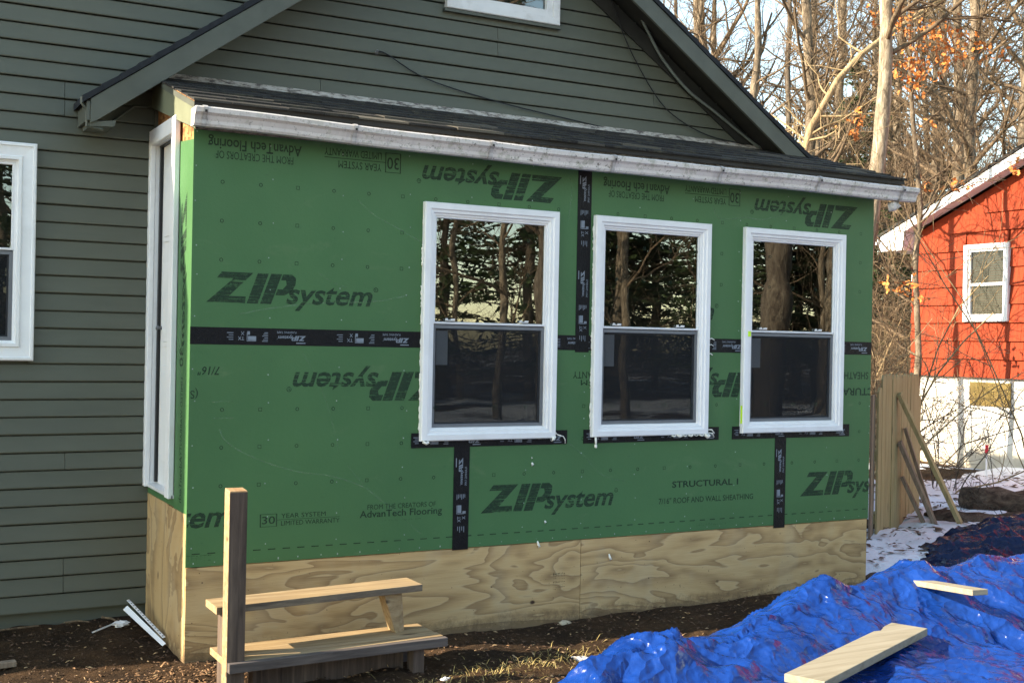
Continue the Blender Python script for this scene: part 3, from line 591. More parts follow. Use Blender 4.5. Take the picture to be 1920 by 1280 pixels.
for p_ in ('LL', 'LM', 'LR'):
    a = pan[p_]['_b']; V = []; F = []; x = a[0]+.03
    while x < a[1]-.05: n = len(V); V += [(x, .574), (x+.042, .574), (x+.042, .579), (x, .579)]; F.append((n, n+1, n+2, n+3)); x += .0825
    put('dashed_line', np.array(V), F, MT['text_ink'], pan[p_])['kind'] = 'stuff'
for p_ in pan:
    a = pan[p_]['_b']; g = G(); rr = random.Random(ord(p_[0])+ord(p_[1]))
    for i in range(int((a[1]-a[0])/.12)+1):
        for z in (a[2]+.02, a[3]-.02):
            if p_[0] == 'U' and z > 2.7 and 0: continue
            if any(h[0]-.03 < a[0]+.02+i*.12 < h[1]+.03 and h[2] < z < h[3] for h in HO): continue
            g.box(*(lambda x: (x-.003, x+.003))(a[0]+.02+i*.12+rr.uniform(-.02, .02)), -.0013, .001, z-.003+rr.uniform(-.006, .006), z+.003)
    x = a[0]+.02
    while x < a[1]:
        z = a[2]+.1
        while z < a[3]-.05: q = x+rr.uniform(-.012, .012); any(h[0]-.03 < q < h[1]+.03 and h[2]-.03 < z < h[3]+.03 for h in HO) or g.box(q-.003, q+.003, -.0013, .001, z-.003, z+.003); z += rr.uniform(.14, .24)
        x += .406
    o = part('nail_heads', g, MT['nail_grey'], pan[p_]); o['kind'] = 'stuff'
# scuffs and scratches
def scuff(par, uv, wd=.0018):
    P = [np.array(wl(*q)) for q in uv]; pts = []
    for i in range(len(P)-1):
        p0, p1, p2, p3 = P[max(i-1, 0)], P[i], P[i+1], P[min(i+2, len(P)-1)]
        for t in np.linspace(0, 1, 8, endpoint=False): pts.append(.5*((2*p1)+(-p0+p2)*t+(2*p0-5*p1+4*p2-p3)*t*t+(-p0+3*p1-3*p2+p3)*t**3))
    pts.append(P[-1]); V = []; F = []
    for i, p in enumerate(pts):
        t = pts[min(i+1, len(pts)-1)]-pts[max(i-1, 0)]; t = t/np.linalg.norm(t); n = np.array((-t[1], t[0]))*wd*(.4+.6*abs(math.sin(i*.7))); V += [tuple(p-n), tuple(p+n)]
    for i in range(len(pts)-1): F.append((2*i, 2*i+2, 2*i+3, 2*i+1))
    put('scuff_mark', np.array(V), F, MT['scuff'], par, -.0006, par['_b'])
scuff(pan['UL'], [(450, 588), (520, 576), (600, 568), (700, 565), (765, 554)], .004); scuff(pan['UL'], [(670, 374), (700, 402), (750, 430), (792, 455)], .003)
scuff(pan['UL'], [(597, 511), (620, 527), (650, 540)], .002); scuff(pan['LL'], [(411, 804), (422, 825), (450, 845), (500, 867), (560, 884), (620, 892), (680, 912), (715, 940)], .003)
scuff(pan['LL'], [(566, 660), (600, 720), (625, 800), (636, 850)], .0015); scuff(pan['LL'], [(650, 868), (680, 905), (790, 1000)], .0015); scuff(pan['LM'], [(1063, 828), (1090, 850), (1130, 890), (1170, 902)], .0018)
scuff(pan['UR'], [(1337, 385), (1350, 410), (1400, 408), (1430, 412), (1480, 398)], .0025); scuff(pan['UL'], [(1068, 330), (1072, 360), (1066, 410)], .003); scuff(pan['LL'], [(396, 754), (420, 752), (437, 753)], .002); scuff(pan['LL'], [(398, 784), (437, 783)], .002)
# ---- flashing tape
def tape(x0, x1, z0, z1, y, runs, vert, label=None, xoff=0):
    o = part('flashing_tape', holed(x0, x1, z0, z1, y, -.0003, HO) if not vert else G().box(x0, x1, y, -.0003, z0, z1), MT['tape'], porch, label=label); o['_b'] = (x0, x1, z0, z1)
    yy = y-.0006; V = []; F = []
    S = (x1-x0) if vert else (z1-z0)
    def quad(a, b, c, d): n = len(V); V.extend([(a, c), (b, c), (b, d), (a, d)]); F.append((n, n+1, n+2, n+3))
    def addm(v, f): n = len(V); V.extend([tuple(q) for q in v]); F.extend([tuple(i+n for i in a) for a in f])
    for s0 in runs:   # run of print, written in strip coordinates: s along, t across; .62 long
        v = LV*[.0275, .0275]+[s0+.02, S*.42]; addm(v, LF); quad(s0+.022, s0+.075, S*.82, S*.88); n = len(V)
        v, f = text2d('FLASHING TAPE', 0, .01); addm(fit(v, s0+.075, s0+.185, S*.16, S*.29), f)
        for i in range(6): quad(s0+.235, s0+.255+(i % 3)*.006, S*(.25+i*.10), S*(.29+i*.10))
        quad(s0+.30, s0+.345, S*.48, S*.72); quad(s0+.335, s0+.350, S*.20, S*.40); quad(s0+.348, s0+.352, S*.30, S*.72); quad(s0+.30, s0+.352, S*.74, S*.78)
        v, f = text2d('TX\nX', 0, .012); addm(fit(v, s0+.365, s0+.40, S*.22, S*.72), f)
        for i in range(4): quad(s0+.425, s0+.46-(i % 2)*.01, S*(.28+i*.13), S*(.32+i*.13))
    if not V: return o
    V = np.array(V)
    if vert: V = np.column_stack([x1-V[:, 1]+0*V[:, 0], z1-V[:, 0]]); V[:, 0] = x0+(V[:, 0]-x0)
    else: V = np.column_stack([x1-V[:, 0], z1-V[:, 1]])
    if vert: V[:, 0] = x1-(x1-V[:, 0])
    put('printed_text', V, F, MT['tape_ink'], o, yy, (x0, x1, z0, z1))['kind'] = 'stuff'; return o
if 1:
    xa = lambda u, v: wl(u, v)[0]
    for a, b, rs in ((-.0155, 1.34, (1.00, .34)), (2.19, 2.51, (.02,)), (3.36, 3.70, (.0,)), (4.555, XR, (.02,))):
        tape(a, b, 1.684, 1.776, -.0016, [b-q_ if False else q_ for q_ in ((.08, .70) if a < 0 else rs)], False)
    tape(2.364, 2.463, 1.672, 2.86, -.0030, [.07, .66], True)
    tape(1.542, 1.645, .497, 1.12, -.0030, [.06], True); tape(3.988, 4.086, .487, 1.12, -.0030, [.07], True)
    for a, b in ((1.265, 2.317), (2.437, 3.498), (3.613, 4.669)): tape(a, b, 1.104, 1.190, -.0046, [.02, .58], False)
# ---- three windows with foam beads
labs = ('leftmost of the three porch windows, white vinyl with foam beads down its left side', 'middle porch window, white vinyl with foam blobs along its sill', 'rightmost porch window, white vinyl with bright yellow tape scraps on its left jamb')
wins = []
for (a, b), lb in zip(W3, labs): wins.append(hung_window(porch, a, b, WZ0, WZ1, -.001, P_NEW, WZ1-.508*1.385, label=lb))
def bead(par, x, z0, z1, r, seed):
    rr = random.Random(seed); z = z0
    while z < z1:
        L = rr.uniform(.03, .16); n = max(3, int(L/.012)); pts = [(x+rr.uniform(-.003, .002), -.006+rr.uniform(-.004, .002), z+L*i/n) for i in range(n+1)]
        g = G(); g.tube(pts, [r*rr.uniform(.3, 1.2) for _ in pts], 6); part('foam_bead', g, MT['foam'], par, True); z += L+rr.uniform(.01, .12)
bead(wins[0], W3[0][0]-.001, 1.2, 2.48, .006, 1); bead(wins[1], W3[1][0]-.001, 1.2, 2.45, .006, 2); bead(wins[1], W3[1][1]+.002, 1.2, 2.2, .003, 5); bead(wins[2], W3[2][0]-.001, 1.9, 2.3, .003, 9)
def drip(par, pts, r, seed=1): 
    rr = random.Random(seed); part('foam_drip', G().tube(pts, [r*rr.uniform(.6, 1.3) for _ in pts], 7), MT['foam'], par, True)
x = W3[0][1]; drip(wins[0], [(x-.01, -.04, WZ0+.01), (x-.025, -.045, WZ0-.005), (x-.03, -.04, WZ0-.02)], .010, 3); drip(wins[0], [(x, -.02, WZ0+.03), (x+.03, -.03, WZ0+.015), (x+.055, -.03, WZ0+.01), (x+.075, -.02, WZ0-.012), (x+.08, -.012, WZ0-.035)], .0035, 3)
drip(wins[0], [(x, -.015, WZ0+.045), (x+.02, -.02, WZ0+.02), (x+.045, -.02, WZ0+.015)], .003, 4)
drip(wins[0], [(W3[0][0]+.01, -.04, WZ0-.002), (W3[0][0]+.03, -.042, WZ0-.012), (W3[0][0]+.045, -.04, WZ0-.004)], .008, 5)
x = W3[1][0]; drip(wins[1], [(x+.02, -.04, WZ0), (x+.021, -.042, WZ0-.025), (x+.022, -.04, WZ0-.05)], .006, 6); drip(wins[1], [(x+.022, -.04, WZ0-.048), (x+.022, -.04, WZ0-.066)], .011, 7)
x = W3[1][1]; rr = random.Random(8)
for i in range(6): xx = x-.3+i*.045; drip(wins[1], [(xx, -.038, WZ0-.002), (xx+.02, -.04, WZ0-.008), (xx+.035, -.038, WZ0-.002)], rr.uniform(.003, .008), i)
drip(wins[1], [(x-.03, -.04, WZ0), (x-.015, -.045, WZ0-.015), (x+.0, -.04, WZ0-.004)], .012, 12); drip(wins[1], [(x, -.02, WZ0+.03), (x+.03, -.03, WZ0+.03), (x+.06, -.02, WZ0+.005)], .004, 13); drip(wins[1], [(x+.01, -.02, WZ0+.01), (x+.04, -.025, WZ0+.005), (x+.06, -.015, WZ0-.02)], .0045, 14)
zt_ = 1.73
for i, (dx, dz) in enumerate(((.04, .04), (.03, -.06), (.035, .0))): drip(wins[1], [(x-.002, -.01, zt_+dz), (x+dx*.6, -.02, zt_+dz+.006), (x+dx*1.3, -.012, zt_+dz-.004)], .0035, 20+i)
part('yellow_tape_scrap', G().box(W3[2][0]-.009, W3[2][0]-.003, -.03, -.02, 1.21, 1.33).box(W3[2][0]+.028, W3[2][0]+.052, -.0395, -.038, 1.795, 1.83), MT['neon_tape'], wins[2])
for (u, v, r) in ((996, 858, .004), (997, 870, .010), (1021, 978, .008), (1281, 813, .008)): a = wl(u, v); part('foam_spatter', G().tube([(a[0], -.004, a[1]-r), (a[0]+.002, -.009, a[1]), (a[0]-.002, -.005, a[1]+r*1.2)], [r*.5, r*.9, r*.4], 7), MT['foam'], porch, True)
for (u, v) in ((1008, 1020), (1142, 1044)): a = on(1, .003, u, v); part('foam_spatter', G().tube([(a[0]+.002, -.001, a[2]-.02), (a[0]+.008, -.006, a[2]-.012), (a[0], -.006, a[2]), (a[0]-.004, -.002, a[2]+.022)], [.004, .007, .008, .004], 7), MT['foam'], porch, True)
# ---- side wall with the door (faces -x)
GS = part('sheathing_panel', G().prism_x([(.012, .784), (.303, .784), (.303, 2.79), (.012, 2.765)], -.0125, -.002).box(-.0125, -.002, .3035, D-.002, .79, .831), MT['green_sheathing'], porch, label='narrow green panel on the short side wall beside the door'); GS['_b'] = (.014, .445, .79, 2.7)
part('osb_panel', G().prism_x([(.013, 2.55), (.448, 2.55), (.448, 3.03), (.013, 2.93)], -.0018, .01).prism_x([(.4485, 2.90), (D-.004, 2.90), (D-.004, 3.2), (.4485, 3.03)], -.0018, .01), MT['osb'], porch)
for i, (a, b) in enumerate(((.018, .447), (.450, D-.004))): part('plywood_panel', G().box(-.014, -.001, a, b, -.06, .783 if i == 0 else .788), MT['plywood_side'], porch)
part('side_framing', holed_x := G().box(.0, .10, .013, .36, .0, 2.9).box(.0, .10, .93, D-.006, .0, 3.0).box(.0, .1, .36, .93, .0, .83).box(0, .1, .36, .93, 2.94, 3.1), MT['osb'], porch)
v, f = LV*.118, LF; vv = np.column_stack([v[:, 1]*-1.0+.20, -v[:, 0]+2.46]); vv[:, 0] = .16+(-v[:, 1])*-1.0
put('printed_logo', np.column_stack([.13+.118*LV[:, 1]*1.0, 2.5-.145*LV[:, 0]]), LF, MT['stamp_ink'], GS, -.0135, (.014, .445, .79, 2.72), plane='side')
v, f = text2d('LIMITED WARRANTY'); v = fit(v, 0, 1, 0, 1); put('printed_text', np.column_stack([.14+.05*v[:, 1], 1.5-.42*v[:, 0]]), f, MT['text_ink'], GS, -.0135, None, plane='side')
v, f = text2d('30'); v = fit(v, 0, 1, 0, 1); put('printed_text', np.column_stack([.15+.08*v[:, 1], 1.66-.1*v[:, 0]]), f, MT['text_ink'], GS, -.0135, None, plane='side')
v, f = text2d('AdvanTech', 0, .015); v = fit(v, 0, 1, 0, 1); put('printed_text', np.column_stack([.13+.06*v[:, 1], 1.08-.25*v[:, 0]]), f, MT['text_ink'], GS, -.0135, None, plane='side')
CX = -.045; y0, y1, z0, z1 = .305, D-.002, .832, 2.935; K1, K2 = .090, .060
df = part('door_frame', G().prism_x([(y0, z0), (y0+K1, z0), (y0+K1, z1-K1), (y0, z1)], CX, -.014).prism_x([(y1-K2, z0), (y1, z0), (y1, z1), (y1-K2, z1-K1)], CX, -.014).prism_x([(y0, z1), (y0+K1, z1-K1), (y1-K2, z1-K1), (y1, z1)], CX, -.014), MT['white_vinyl'], porch, bevel=.004)
part('jamb', G().box(-.013, .11, y0+K1-.012, y0+K1, z0, z1-K1+.01).box(-.013, .11, y1-K2, y1-K2+.012, z0, z1-K1+.01).box(-.013, .11, y0+K1, y1-K2, z1-K1, z1-K1+.012), MT['white_vinyl'], df)
part('weatherstrip', G().box(.008, .025, y1-K2-.030, y1-K2-.0005, z0+.03, z1-K1-.001).box(.004, .024, y0+K1+.0005, y1-K2-.0105, z1-K1-.009, z1-K1-.001), MT['black_cable'], df)
part('threshold', G().prism_x([(y0-.0, z0-.0), (y1, z0), (y1, z0+.02), (y0, z0+.02)], -.03, .11), MT['old_white_vinyl'], df, bevel=.003)
dr = part('door', G().box(.026, .066, y0+K1+.001, y1-K2-.001, z0+.021, z1-K1-.002), MT['white_paint'], porch)
for za, zb in ((1.0, 1.55), (1.66, 2.15), (2.27, 2.72)): part('door_panel', G().box(.018, .0258, y0+.16, y1-.155, za, zb).box(.013, .0179, y0+.19, y1-.185, za+.03, zb-.03), MT['white_paint'], dr, bevel=.003)
part('door_handle', G().tube([(.025, .84, 1.77), (.004, .84, 1.77), (-.004, .838, 1.772)], [.010, .010, .016], 10), MT['grey_screen_metal'], dr, True)
# ---- porch roof, side fascia, gutter
RY0, RZ0, RY1, RZ1 = -.125, 2.940, D-.018, 3.262
SLP = (RZ1-RZ0)/(RY1-RY0)
rf = part('porch_roof', G().prism_x([(RY0+.01, RZ0-.012), (RY1, RZ1-.012), (RY1, RZ1), (RY0+.01, RZ0)], -.035, 5.045), MT['osb'], porch)
NC = 7; CL = (RY1-RY0)/NC
for c in range(NC):
    ya = RY0+c*CL-.012; yb = ya+CL+.035; x = -.044-random.uniform(0, .008)
    while x < 5.05:
        wd = min(random.choice((.30, .305, .31, .2)), 5.06-x)
        if wd < .03: break
        h0 = random.uniform(.009, .016); e = random.uniform(-.006, .006); z_ = lambda y: RZ0+(y-RY0)*SLP
        part('shingle', G().hexa([(x, ya+e, z_(ya)+.003), (x+wd-.004, ya+e+random.uniform(-.003, .003), z_(ya)+.003), (x+wd-.004, min(yb, D-.02), z_(min(yb, D-.02))+.001), (x, min(yb, D-.02), z_(min(yb, D-.02))+.001)],
             [(x, ya+e, z_(ya)+h0+.003), (x+wd-.004, ya+e, z_(ya)+h0+.003), (x+wd-.004, min(yb, D-.02), z_(min(yb, D-.02))+.0045), (x, min(yb, D-.02), z_(min(yb, D-.02))+.0045)]), MT['shingle'], rf)
        x += wd
part('step_flashing', G().prism_x([(D-.06, RZ1-.008), (D-.018, RZ1+.006), (D-.018, RZ1+.032), (D-.022, RZ1+.032)], .02, 4.6), MT['peeling_flashing'], porch)
part('drip_edge', G().box(-.045, 5.045, RY0+.004, RY0+.010, RZ0-.03, RZ0+.004), MT['fence_black'], porch)
part('fascia', G().box(-.03, 5.03, -.105, -.083, 2.80, 2.934), MT['grimy_fascia'], porch)
part('soffit', G().box(-.02, 5.02, -.082, -.001, 2.872, 2.884), MT['grimy_fascia'], porch)
part('side_fascia', G().prism_x([(-.105, 2.80), (D-.02, 3.075), (D-.02, RZ1-.014), (-.105, 2.925)], -.036, -.013), MT['fascia_sunlit'], porch, bevel=.002)
part('side_drip_trim', G().prism_x([(-.108, 2.905), (D-.02, RZ1-.034), (D-.02, RZ1-.002), (-.108, 2.937)], -.043, -.0365), MT['sage_trim'], porch)
prof = [(-.107, 2.898), (-.107, 2.810), (-.168, 2.808), (-.176, 2.820), (-.178, 2.837), (-.190, 2.861), (-.206, 2.874), (-.210, 2.897), (-.202, 2.903)]
def gsag(X): return .003*math.sin(X*1.9)+.002*math.sin(X*5.1)-.022*float(sstep(-.3, 1.5, X))
def ribbon(prof, x0, x1, th=.002, nx=1, sag=False):
    g = G(); xs = np.linspace(x0, x1, nx+1); n = len(prof); k = len(xs)
    for X in xs:
        s = gsag(X) if sag else 0
        for y, z in prof: g.v.append((X, y, z+s))
        for y, z in prof: g.v.append((X, y+(th if y > -.15 and 0 else th), z+s+th))
    for i in range(k-1):
        a = i*2*n; b = (i+1)*2*n
        for j in range(n-1): g.f.append((a+j, a+j+1, b+j+1, b+j)); g.f.append((a+n+j, b+n+j, b+n+j+1, a+n+j+1))
        g.f.append((a+n-1, a+2*n-1, b+2*n-1, b+n-1)); g.f.append((a, b, b+n, a+n))
    return g
gt = part('gutter', ribbon(prof, -.055, 5.105, .002, 40, True), MT['gutter'], porch)
for X in (-.055, 5.105): part('end_cap', G().prism_x([(y_, z_+gsag(X)) for y_, z_ in prof[::-1]], X-.003, X+.003), MT['gutter'], gt, label='white end cap')
bp = [(y-.009 if y < -.12 else y, z) for y, z in prof[1:]]; bp = [(bp[0][0], bp[0][1]-.002)]+[(y, z-(.0025 if i < 2 else 0)) for i, (y, z) in enumerate(bp[1:])]+[(-.198, 2.908), (-.185, 2.909)]
for u in (383, 665, 922, 1152, 1353, 1538, 1694):
    X = on(1, -.2, u, 300)[0]; s = gsag(X)
    part('gutter_bracket', ribbon([(y-.0015, z+s-.0006) for y, z in bp], X-.012, X+.012, .003), MT['strap'], gt).data.name = 'gutter_bracket'
    part('strap_bolt', G().box(X-.006, X+.006, -.2235, -.2195, 2.872+s, 2.884+s), MT['fence_black'], gt)
part('downspout_outlet', G().tube([(4.95, -.145, 2.79), (4.95, -.145, 2.765), (4.935, -.13, 2.748), (4.91, -.10, 2.742)], .034, 10), MT['gutter'], gt, True)
# ---------------------------------------------------------------- wooden step stand with its post
st = thing('wooden_steps', 'small weathered two-step stand with a square post standing before the porch skirt', 'steps', (.58, -.55, 0))
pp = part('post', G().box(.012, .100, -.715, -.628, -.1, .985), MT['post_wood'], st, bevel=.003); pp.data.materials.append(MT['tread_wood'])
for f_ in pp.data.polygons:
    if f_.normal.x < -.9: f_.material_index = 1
part('post_cap_grain', G().hexa([(.013, -.714, .9852), (.099, -.714, .9852), (.099, -.629, .9852), (.013, -.629, .9852)], [(.014, -.713, .992), (.098, -.713, .991), (.098, -.630, .998), (.014, -.630, .999)]), MT['post_top'], st)
def askew(x0, x1, ya, yb, z0, z1, sk, z_sk=0): return G().hexa([(x0, ya, z0), (x1, ya+sk, z0+z_sk), (x1, yb+sk, z0+z_sk), (x0, yb, z0)], [(x0, ya, z1), (x1, ya+sk, z1+z_sk), (x1, yb+sk, z1+z_sk), (x0, yb, z1)])
part('tread', askew(-.012, 1.128, -.612, -.405, .386, .422, .115), MT['tread_wood'], st, bevel=.003, label='upper pale plank tread')
part('tread', askew(.015, 1.175, -.626, -.40, .146, .180, .06, -.004), MT['tread_wood'], st, bevel=.003, label='lower pale plank tread with a worn front edge')
part('ledger', askew(.016, 1.185, -.752, -.716, .132, .178, .05, .0), MT['grey_board'], st, bevel=.003)
part('tread_front', askew(.1015, 1.18, -.7155, -.6265, .143, .179, .055), MT['tread_wood'], st, bevel=.003)
for o_ in [c_ for c_ in st.children if c_.name.startswith('tread')]:
    o_.data.materials.append(MT['worn_edge'])
    for f_ in o_.data.polygons:
        if f_.normal.y < -.8: f_.material_index = 1
part('riser', askew(.18, 1.0, -.60, -.57, -.05, .105, .05), MT['post_wood'], st, bevel=.002)
part('leg', G().hexa([(.985, -.50, .146), (1.04, -.47, .146), (1.04, -.38, .146), (.985, -.40, .146)], [(.905, -.50, .386), (1.02, -.47, .386), (1.02, -.38, .386), (.905, -.40, .386)]), MT['tread_wood'], st, bevel=.002)
part('leg', G().box(1.03, 1.075, -.46, -.37, .0, .14), MT['grey_board'], st); part('leg', G().box(1.0, 1.06, -.68, -.60, -.05, .14), MT['post_wood'], st)
part('leg', G().box(.17, .21, -.62, -.54, -.05, .145), MT['post_wood'], st)
part('leg', G().box(.02, .06, -.60, -.52, -.05, .38), MT['post_wood'], st)
# ---------------------------------------------------------------- scraps by the left wall
def gzf(x, y): return float(gz(x, y))
a = np.array((-.18, 1.12-.2, 0)); 
tr_ = thing('vinyl_trim_scrap', 'torn white perforated vinyl trim strip leaning against the plywood corner', 'trim scrap', (-.11, .6, 0))
p0 = (-.045, .36, gzf(-.05, .36)+.03); p1 = (-.16, .85, gzf(-.15, .85)+.10); pm = (-.115, .6, .12)
g = G(); g.hexa([(p0[0]-.005, p0[1]-.02, p0[2]-.02), (p0[0]+.012, p0[1]-.02, p0[2]-.01), (p0[0]+.012, p0[1]-.018, p0[2]-.006), (p0[0]-.005, p0[1]-.018, p0[2]-.016)], [(p1[0]-.008, p1[1]-.03, p1[2]-.03), (p1[0]+.014, p1[1]-.03, p1[2]-.01), (p1[0]+.014, p1[1]-.028, p1[2]-.006), (p1[0]-.008, p1[1]-.028, p1[2]-.026)])
part('strip', g, MT['white_vinyl'], tr_)
g = G().beam((-.035, .37, gzf(-.04, .37)+.05), (-.135, .86, gzf(-.1, .86)+.12), .016, .003, (0, -.6, .8)); part('flange', g, MT['white_vinyl'], tr_)
g = G()
for i in range(15): t = (i+.5)/15; x_, y_, z_ = -.035-.1*t, .37+.49*t, (gzf(-.04, .37)+.05)*(1-t)+(gzf(-.1, .86)+.12)*t; g.box(x_-.004, x_+.004, y_-.006, y_+.006, z_+.0022, z_+.0032)
part('slots', g, MT['fence_black'], tr_, kind='stuff')
def crumple(c, r, n=9, seed=0):
    rr = random.Random(seed); g = G(); m_ = n
    for i in range(n+1):
        th = math.pi*i/n
        for j in range(m_): ph = 2*math.pi*j/m_; k_ = r*(1+rr.uniform(-.35, .35)); g.v.append((c[0]+k_*1.3*math.sin(th)*math.cos(ph), c[1]+k_*math.sin(th)*math.sin(ph), c[2]+.5*k_*math.cos(th)))
    for i in range(n):
        for j in range(m_): j2 = (j+1) % m_; g.f.append((i*m_+j, (i+1)*m_+j, (i+1)*m_+j2, i*m_+j2))
    return g
c = (-.20, .735, gzf(-.2, .735)+.02); solo('plastic_bag', crumple(c, .034, 9, 4), MT['white_vinyl'], 'crumpled white plastic scrap on the dark soil beside the trim strip', 'plastic scrap', c)
a = (-.37, .63, gzf(-.37, .63)+.02); b = (-.235, .70, gzf(-.235, .70)+.035); solo('white_stick', G().beam(a, b, .009, .006), MT['old_white_vinyl'], 'short white stick lying on the soil left of the plastic scrap', 'stick', a)
a = (-1.2, .30, gzf(-1.2, .30)+.03); b = (-.80, .33, gzf(-.8, .33)+.02); solo('wood_offcut', G().beam(a, b, .05, .03), MT['old_board'], 'splintered wood offcut on the soil at the far left', 'wood offcut', a, bevel=.004)
for i, (a, b, r) in enumerate((((-1.3, .78, .06), (-.62, 1.0-.12, .10), .010), ((-.48, .86, .05), (-.36, .80, .05), .007), ((-.28, .86, .06), (-.20, .74, .05), .007))):
    z0_ = gzf(a[0], a[1]); solo('twig', G().tube([(a[0], a[1], z0_+.025), ((a[0]+b[0])/2, (a[1]+b[1])/2+.01, gzf((a[0]+b[0])/2, (a[1]+b[1])/2)+.03), (b[0], b[1], gzf(b[0], b[1])+.025)], [r, r*.8, r*.5], 6), MT['twig'], ('long bare stick lying along the foot of the left wall', 'short twig on the soil in the middle of the left wall foot', 'broken twig beside the torn trim strip')[i], 'twig', (a[0], a[1], z0_))
# ---------------------------------------------------------------- tarps and what lies on them
def interp(x, xs, ys): return np.interp(x, xs, ys)
RX = [.62, 1.1, 1.5, 2.0, 2.45, 3.1, 3.9, 4.9, 6.2, 7.5]
RYY = [-2.35, -2.15, -1.95, -1.75, -1.62, -1.52, -1.50, -1.42, -1.30, -1.2]
RH = [.0, .24, .25, .21, .27, .34, .37, .38, .42, .42]
EY = [-2.0, -1.55, -1.30, -1.02, -.84, -.66, -.58, -.52, -.42, -.3]
def tarp_base(x, y):
    yr = interp(x, RX, RYY); H = interp(x, RX, RH); ye = interp(x, RX, EY)+.05*fbm(x*1.3, 0*x, 61, 3)
    d = (y-yr)/(ye-yr); far = H*(1-sstep(.0, .82, d))**.8+.02
    near = H*(1-.42*sstep(0, .7, (yr-y)))*1.0
    return np.where(d > 0, far, near), d
def tarp_z(x, y):
    b, d = tarp_base(x, y)
    wx = x+.12*noise2(x*1.1, y*1.1, 71); wy = y+.12*noise2(x*1.1+9, y*1.1, 72)
    lump = .085*noise2(wx*.9, wy*1.3, 73)+.02*noise2(wx*2.6+3, wy*2.4, 74)
    r1 = 1-np.abs(noise2(wx*1.3+wy*1.9, wy*.7-wx*.5, 75))*1.6; r2 = 1-np.abs(noise2(wx*2.9-wy*1.2, wy*2.1+wx*.9, 76))*1.6; r3 = 1-np.abs(noise2(wx*6+wy*2, wy*5-wx*3, 77))*1.6
    r4 = 1-np.abs(noise2(wx*14-wy*3, wy*12+wx*5, 78))*1.6
    m1 = sstep(-.3, .4, noise2(wx*.8, wy*.9, 91)); m2 = sstep(-.2, .5, noise2(wx*1.4+5, wy*1.4, 92))
    fold = .11*np.clip(r1, 0, 1)**1.6*m1+.06*np.clip(r2, 0, 1)**1.2*m2+.011*np.clip(r3, 0, 1)**1.2*m1
    k = sstep(1.02, .55, d)*sstep(.62, .95, x)
    z = b+(lump+fold-.02)*(.25+.75*k)
    edge = sstep(1.05, .97, d)*sstep(.60, .80, x+.10*noise2(y*2, x, 79))
    return gz(x, y)+np.where(edge > .02, z*np.clip(edge*1.6, 0, 1), -.05)-.015
tv, tf = grid(ax((.5, 4.6, .016), (4.6, 7.6, .03)), ax((-3.9, -2.9, .04), (-2.9, -.2, .016)), tarp_z)
keep = (tv[tf, 2] > gz(tv[tf, 0], tv[tf, 1])-.03).any(1); tf = tf[keep]
solo('blue_tarp', (tv, tf), MT['blue_tarp'], 'crumpled shiny blue tarp spread over a low pile in front of the porch', 'tarp', (3.2, -1.8, 0), True)
def tz(x, y): return float(tarp_z(np.array([x]), np.array([y]))[0])
for (u, v, y_) in ((1355, 1187, -1.0), (1085, 1262, -2.1)):
    p = on(1, y_, u, v); z_ = tz(p[0], p[1]); solo('grommet', G().tube([(p[0], p[1]-.001, z_), (p[0]+.001, p[1]-.008, z_+.008)], [.012, .010], 10), MT['white_pipe'], 'brass-white grommet on the shaded edge of the blue tarp' if u > 1200 else 'small grommet at the near left end of the blue tarp', 'grommet', (p[0], p[1], z_))
def plank(name, a, b, wd, th, mat, label):
    return solo(name, G().beam(a, b, wd, th), mat, label, 'plank', tuple(np.array(a)), bevel=.003)
plank('plank', (2.12, -2.36, tz(2.15, -2.32)+.03), (3.30, -1.86, tz(3.30, -1.86)+.03), .19, .038, MT['pale_board'], 'pale plank lying on the near part of the blue tarp')
plank('plank', tuple(on(1, -1.42, 1692, 1086)), tuple(on(1, -2.05, 1838, 1110)), .10, .03, MT['pale_board'], 'sunlit yellowish plank end poking out of the far part of the blue tarp')
def navy_z(x, y):
    cx = (x-6.4)*.9+(y-.15)*.0; e = ((x-6.75)/1.6)**2+((y-.08-.22*(x-6.2))/.62)**2
    b = (.20+.12*np.clip(x-6.0, -.8, 1.4))*np.sign(1-e)*np.sqrt(np.abs(1-e)); wx = x+.2*noise2(x*2, y*2, 81)
    r = 1-np.abs(noise2(wx*2.2+y*1.8, y*1.6-wx, 82))*1.6; r2 = 1-np.abs(noise2(wx*5-y*2, y*5+wx*2, 83))*1.6
    return gz(x, y)+b+.07*np.clip(r, 0, 1)**2+.03*np.clip(r2, 0, 1)**2-.06
tv, tf = grid(ax((5.0, 8.4, .022)), ax((-.7, 1.6, .022)), navy_z)
keep = (tv[tf, 2] > gz(tv[tf, 0], tv[tf, 1])-.02).any(1); tf = tf[keep]
solo('navy_tarp', (tv, tf), MT['navy_tarp'], 'dark navy tarp heaped in the shade between the fence panel and the blue tarp', 'tarp', (6.6, .4, 0), True)
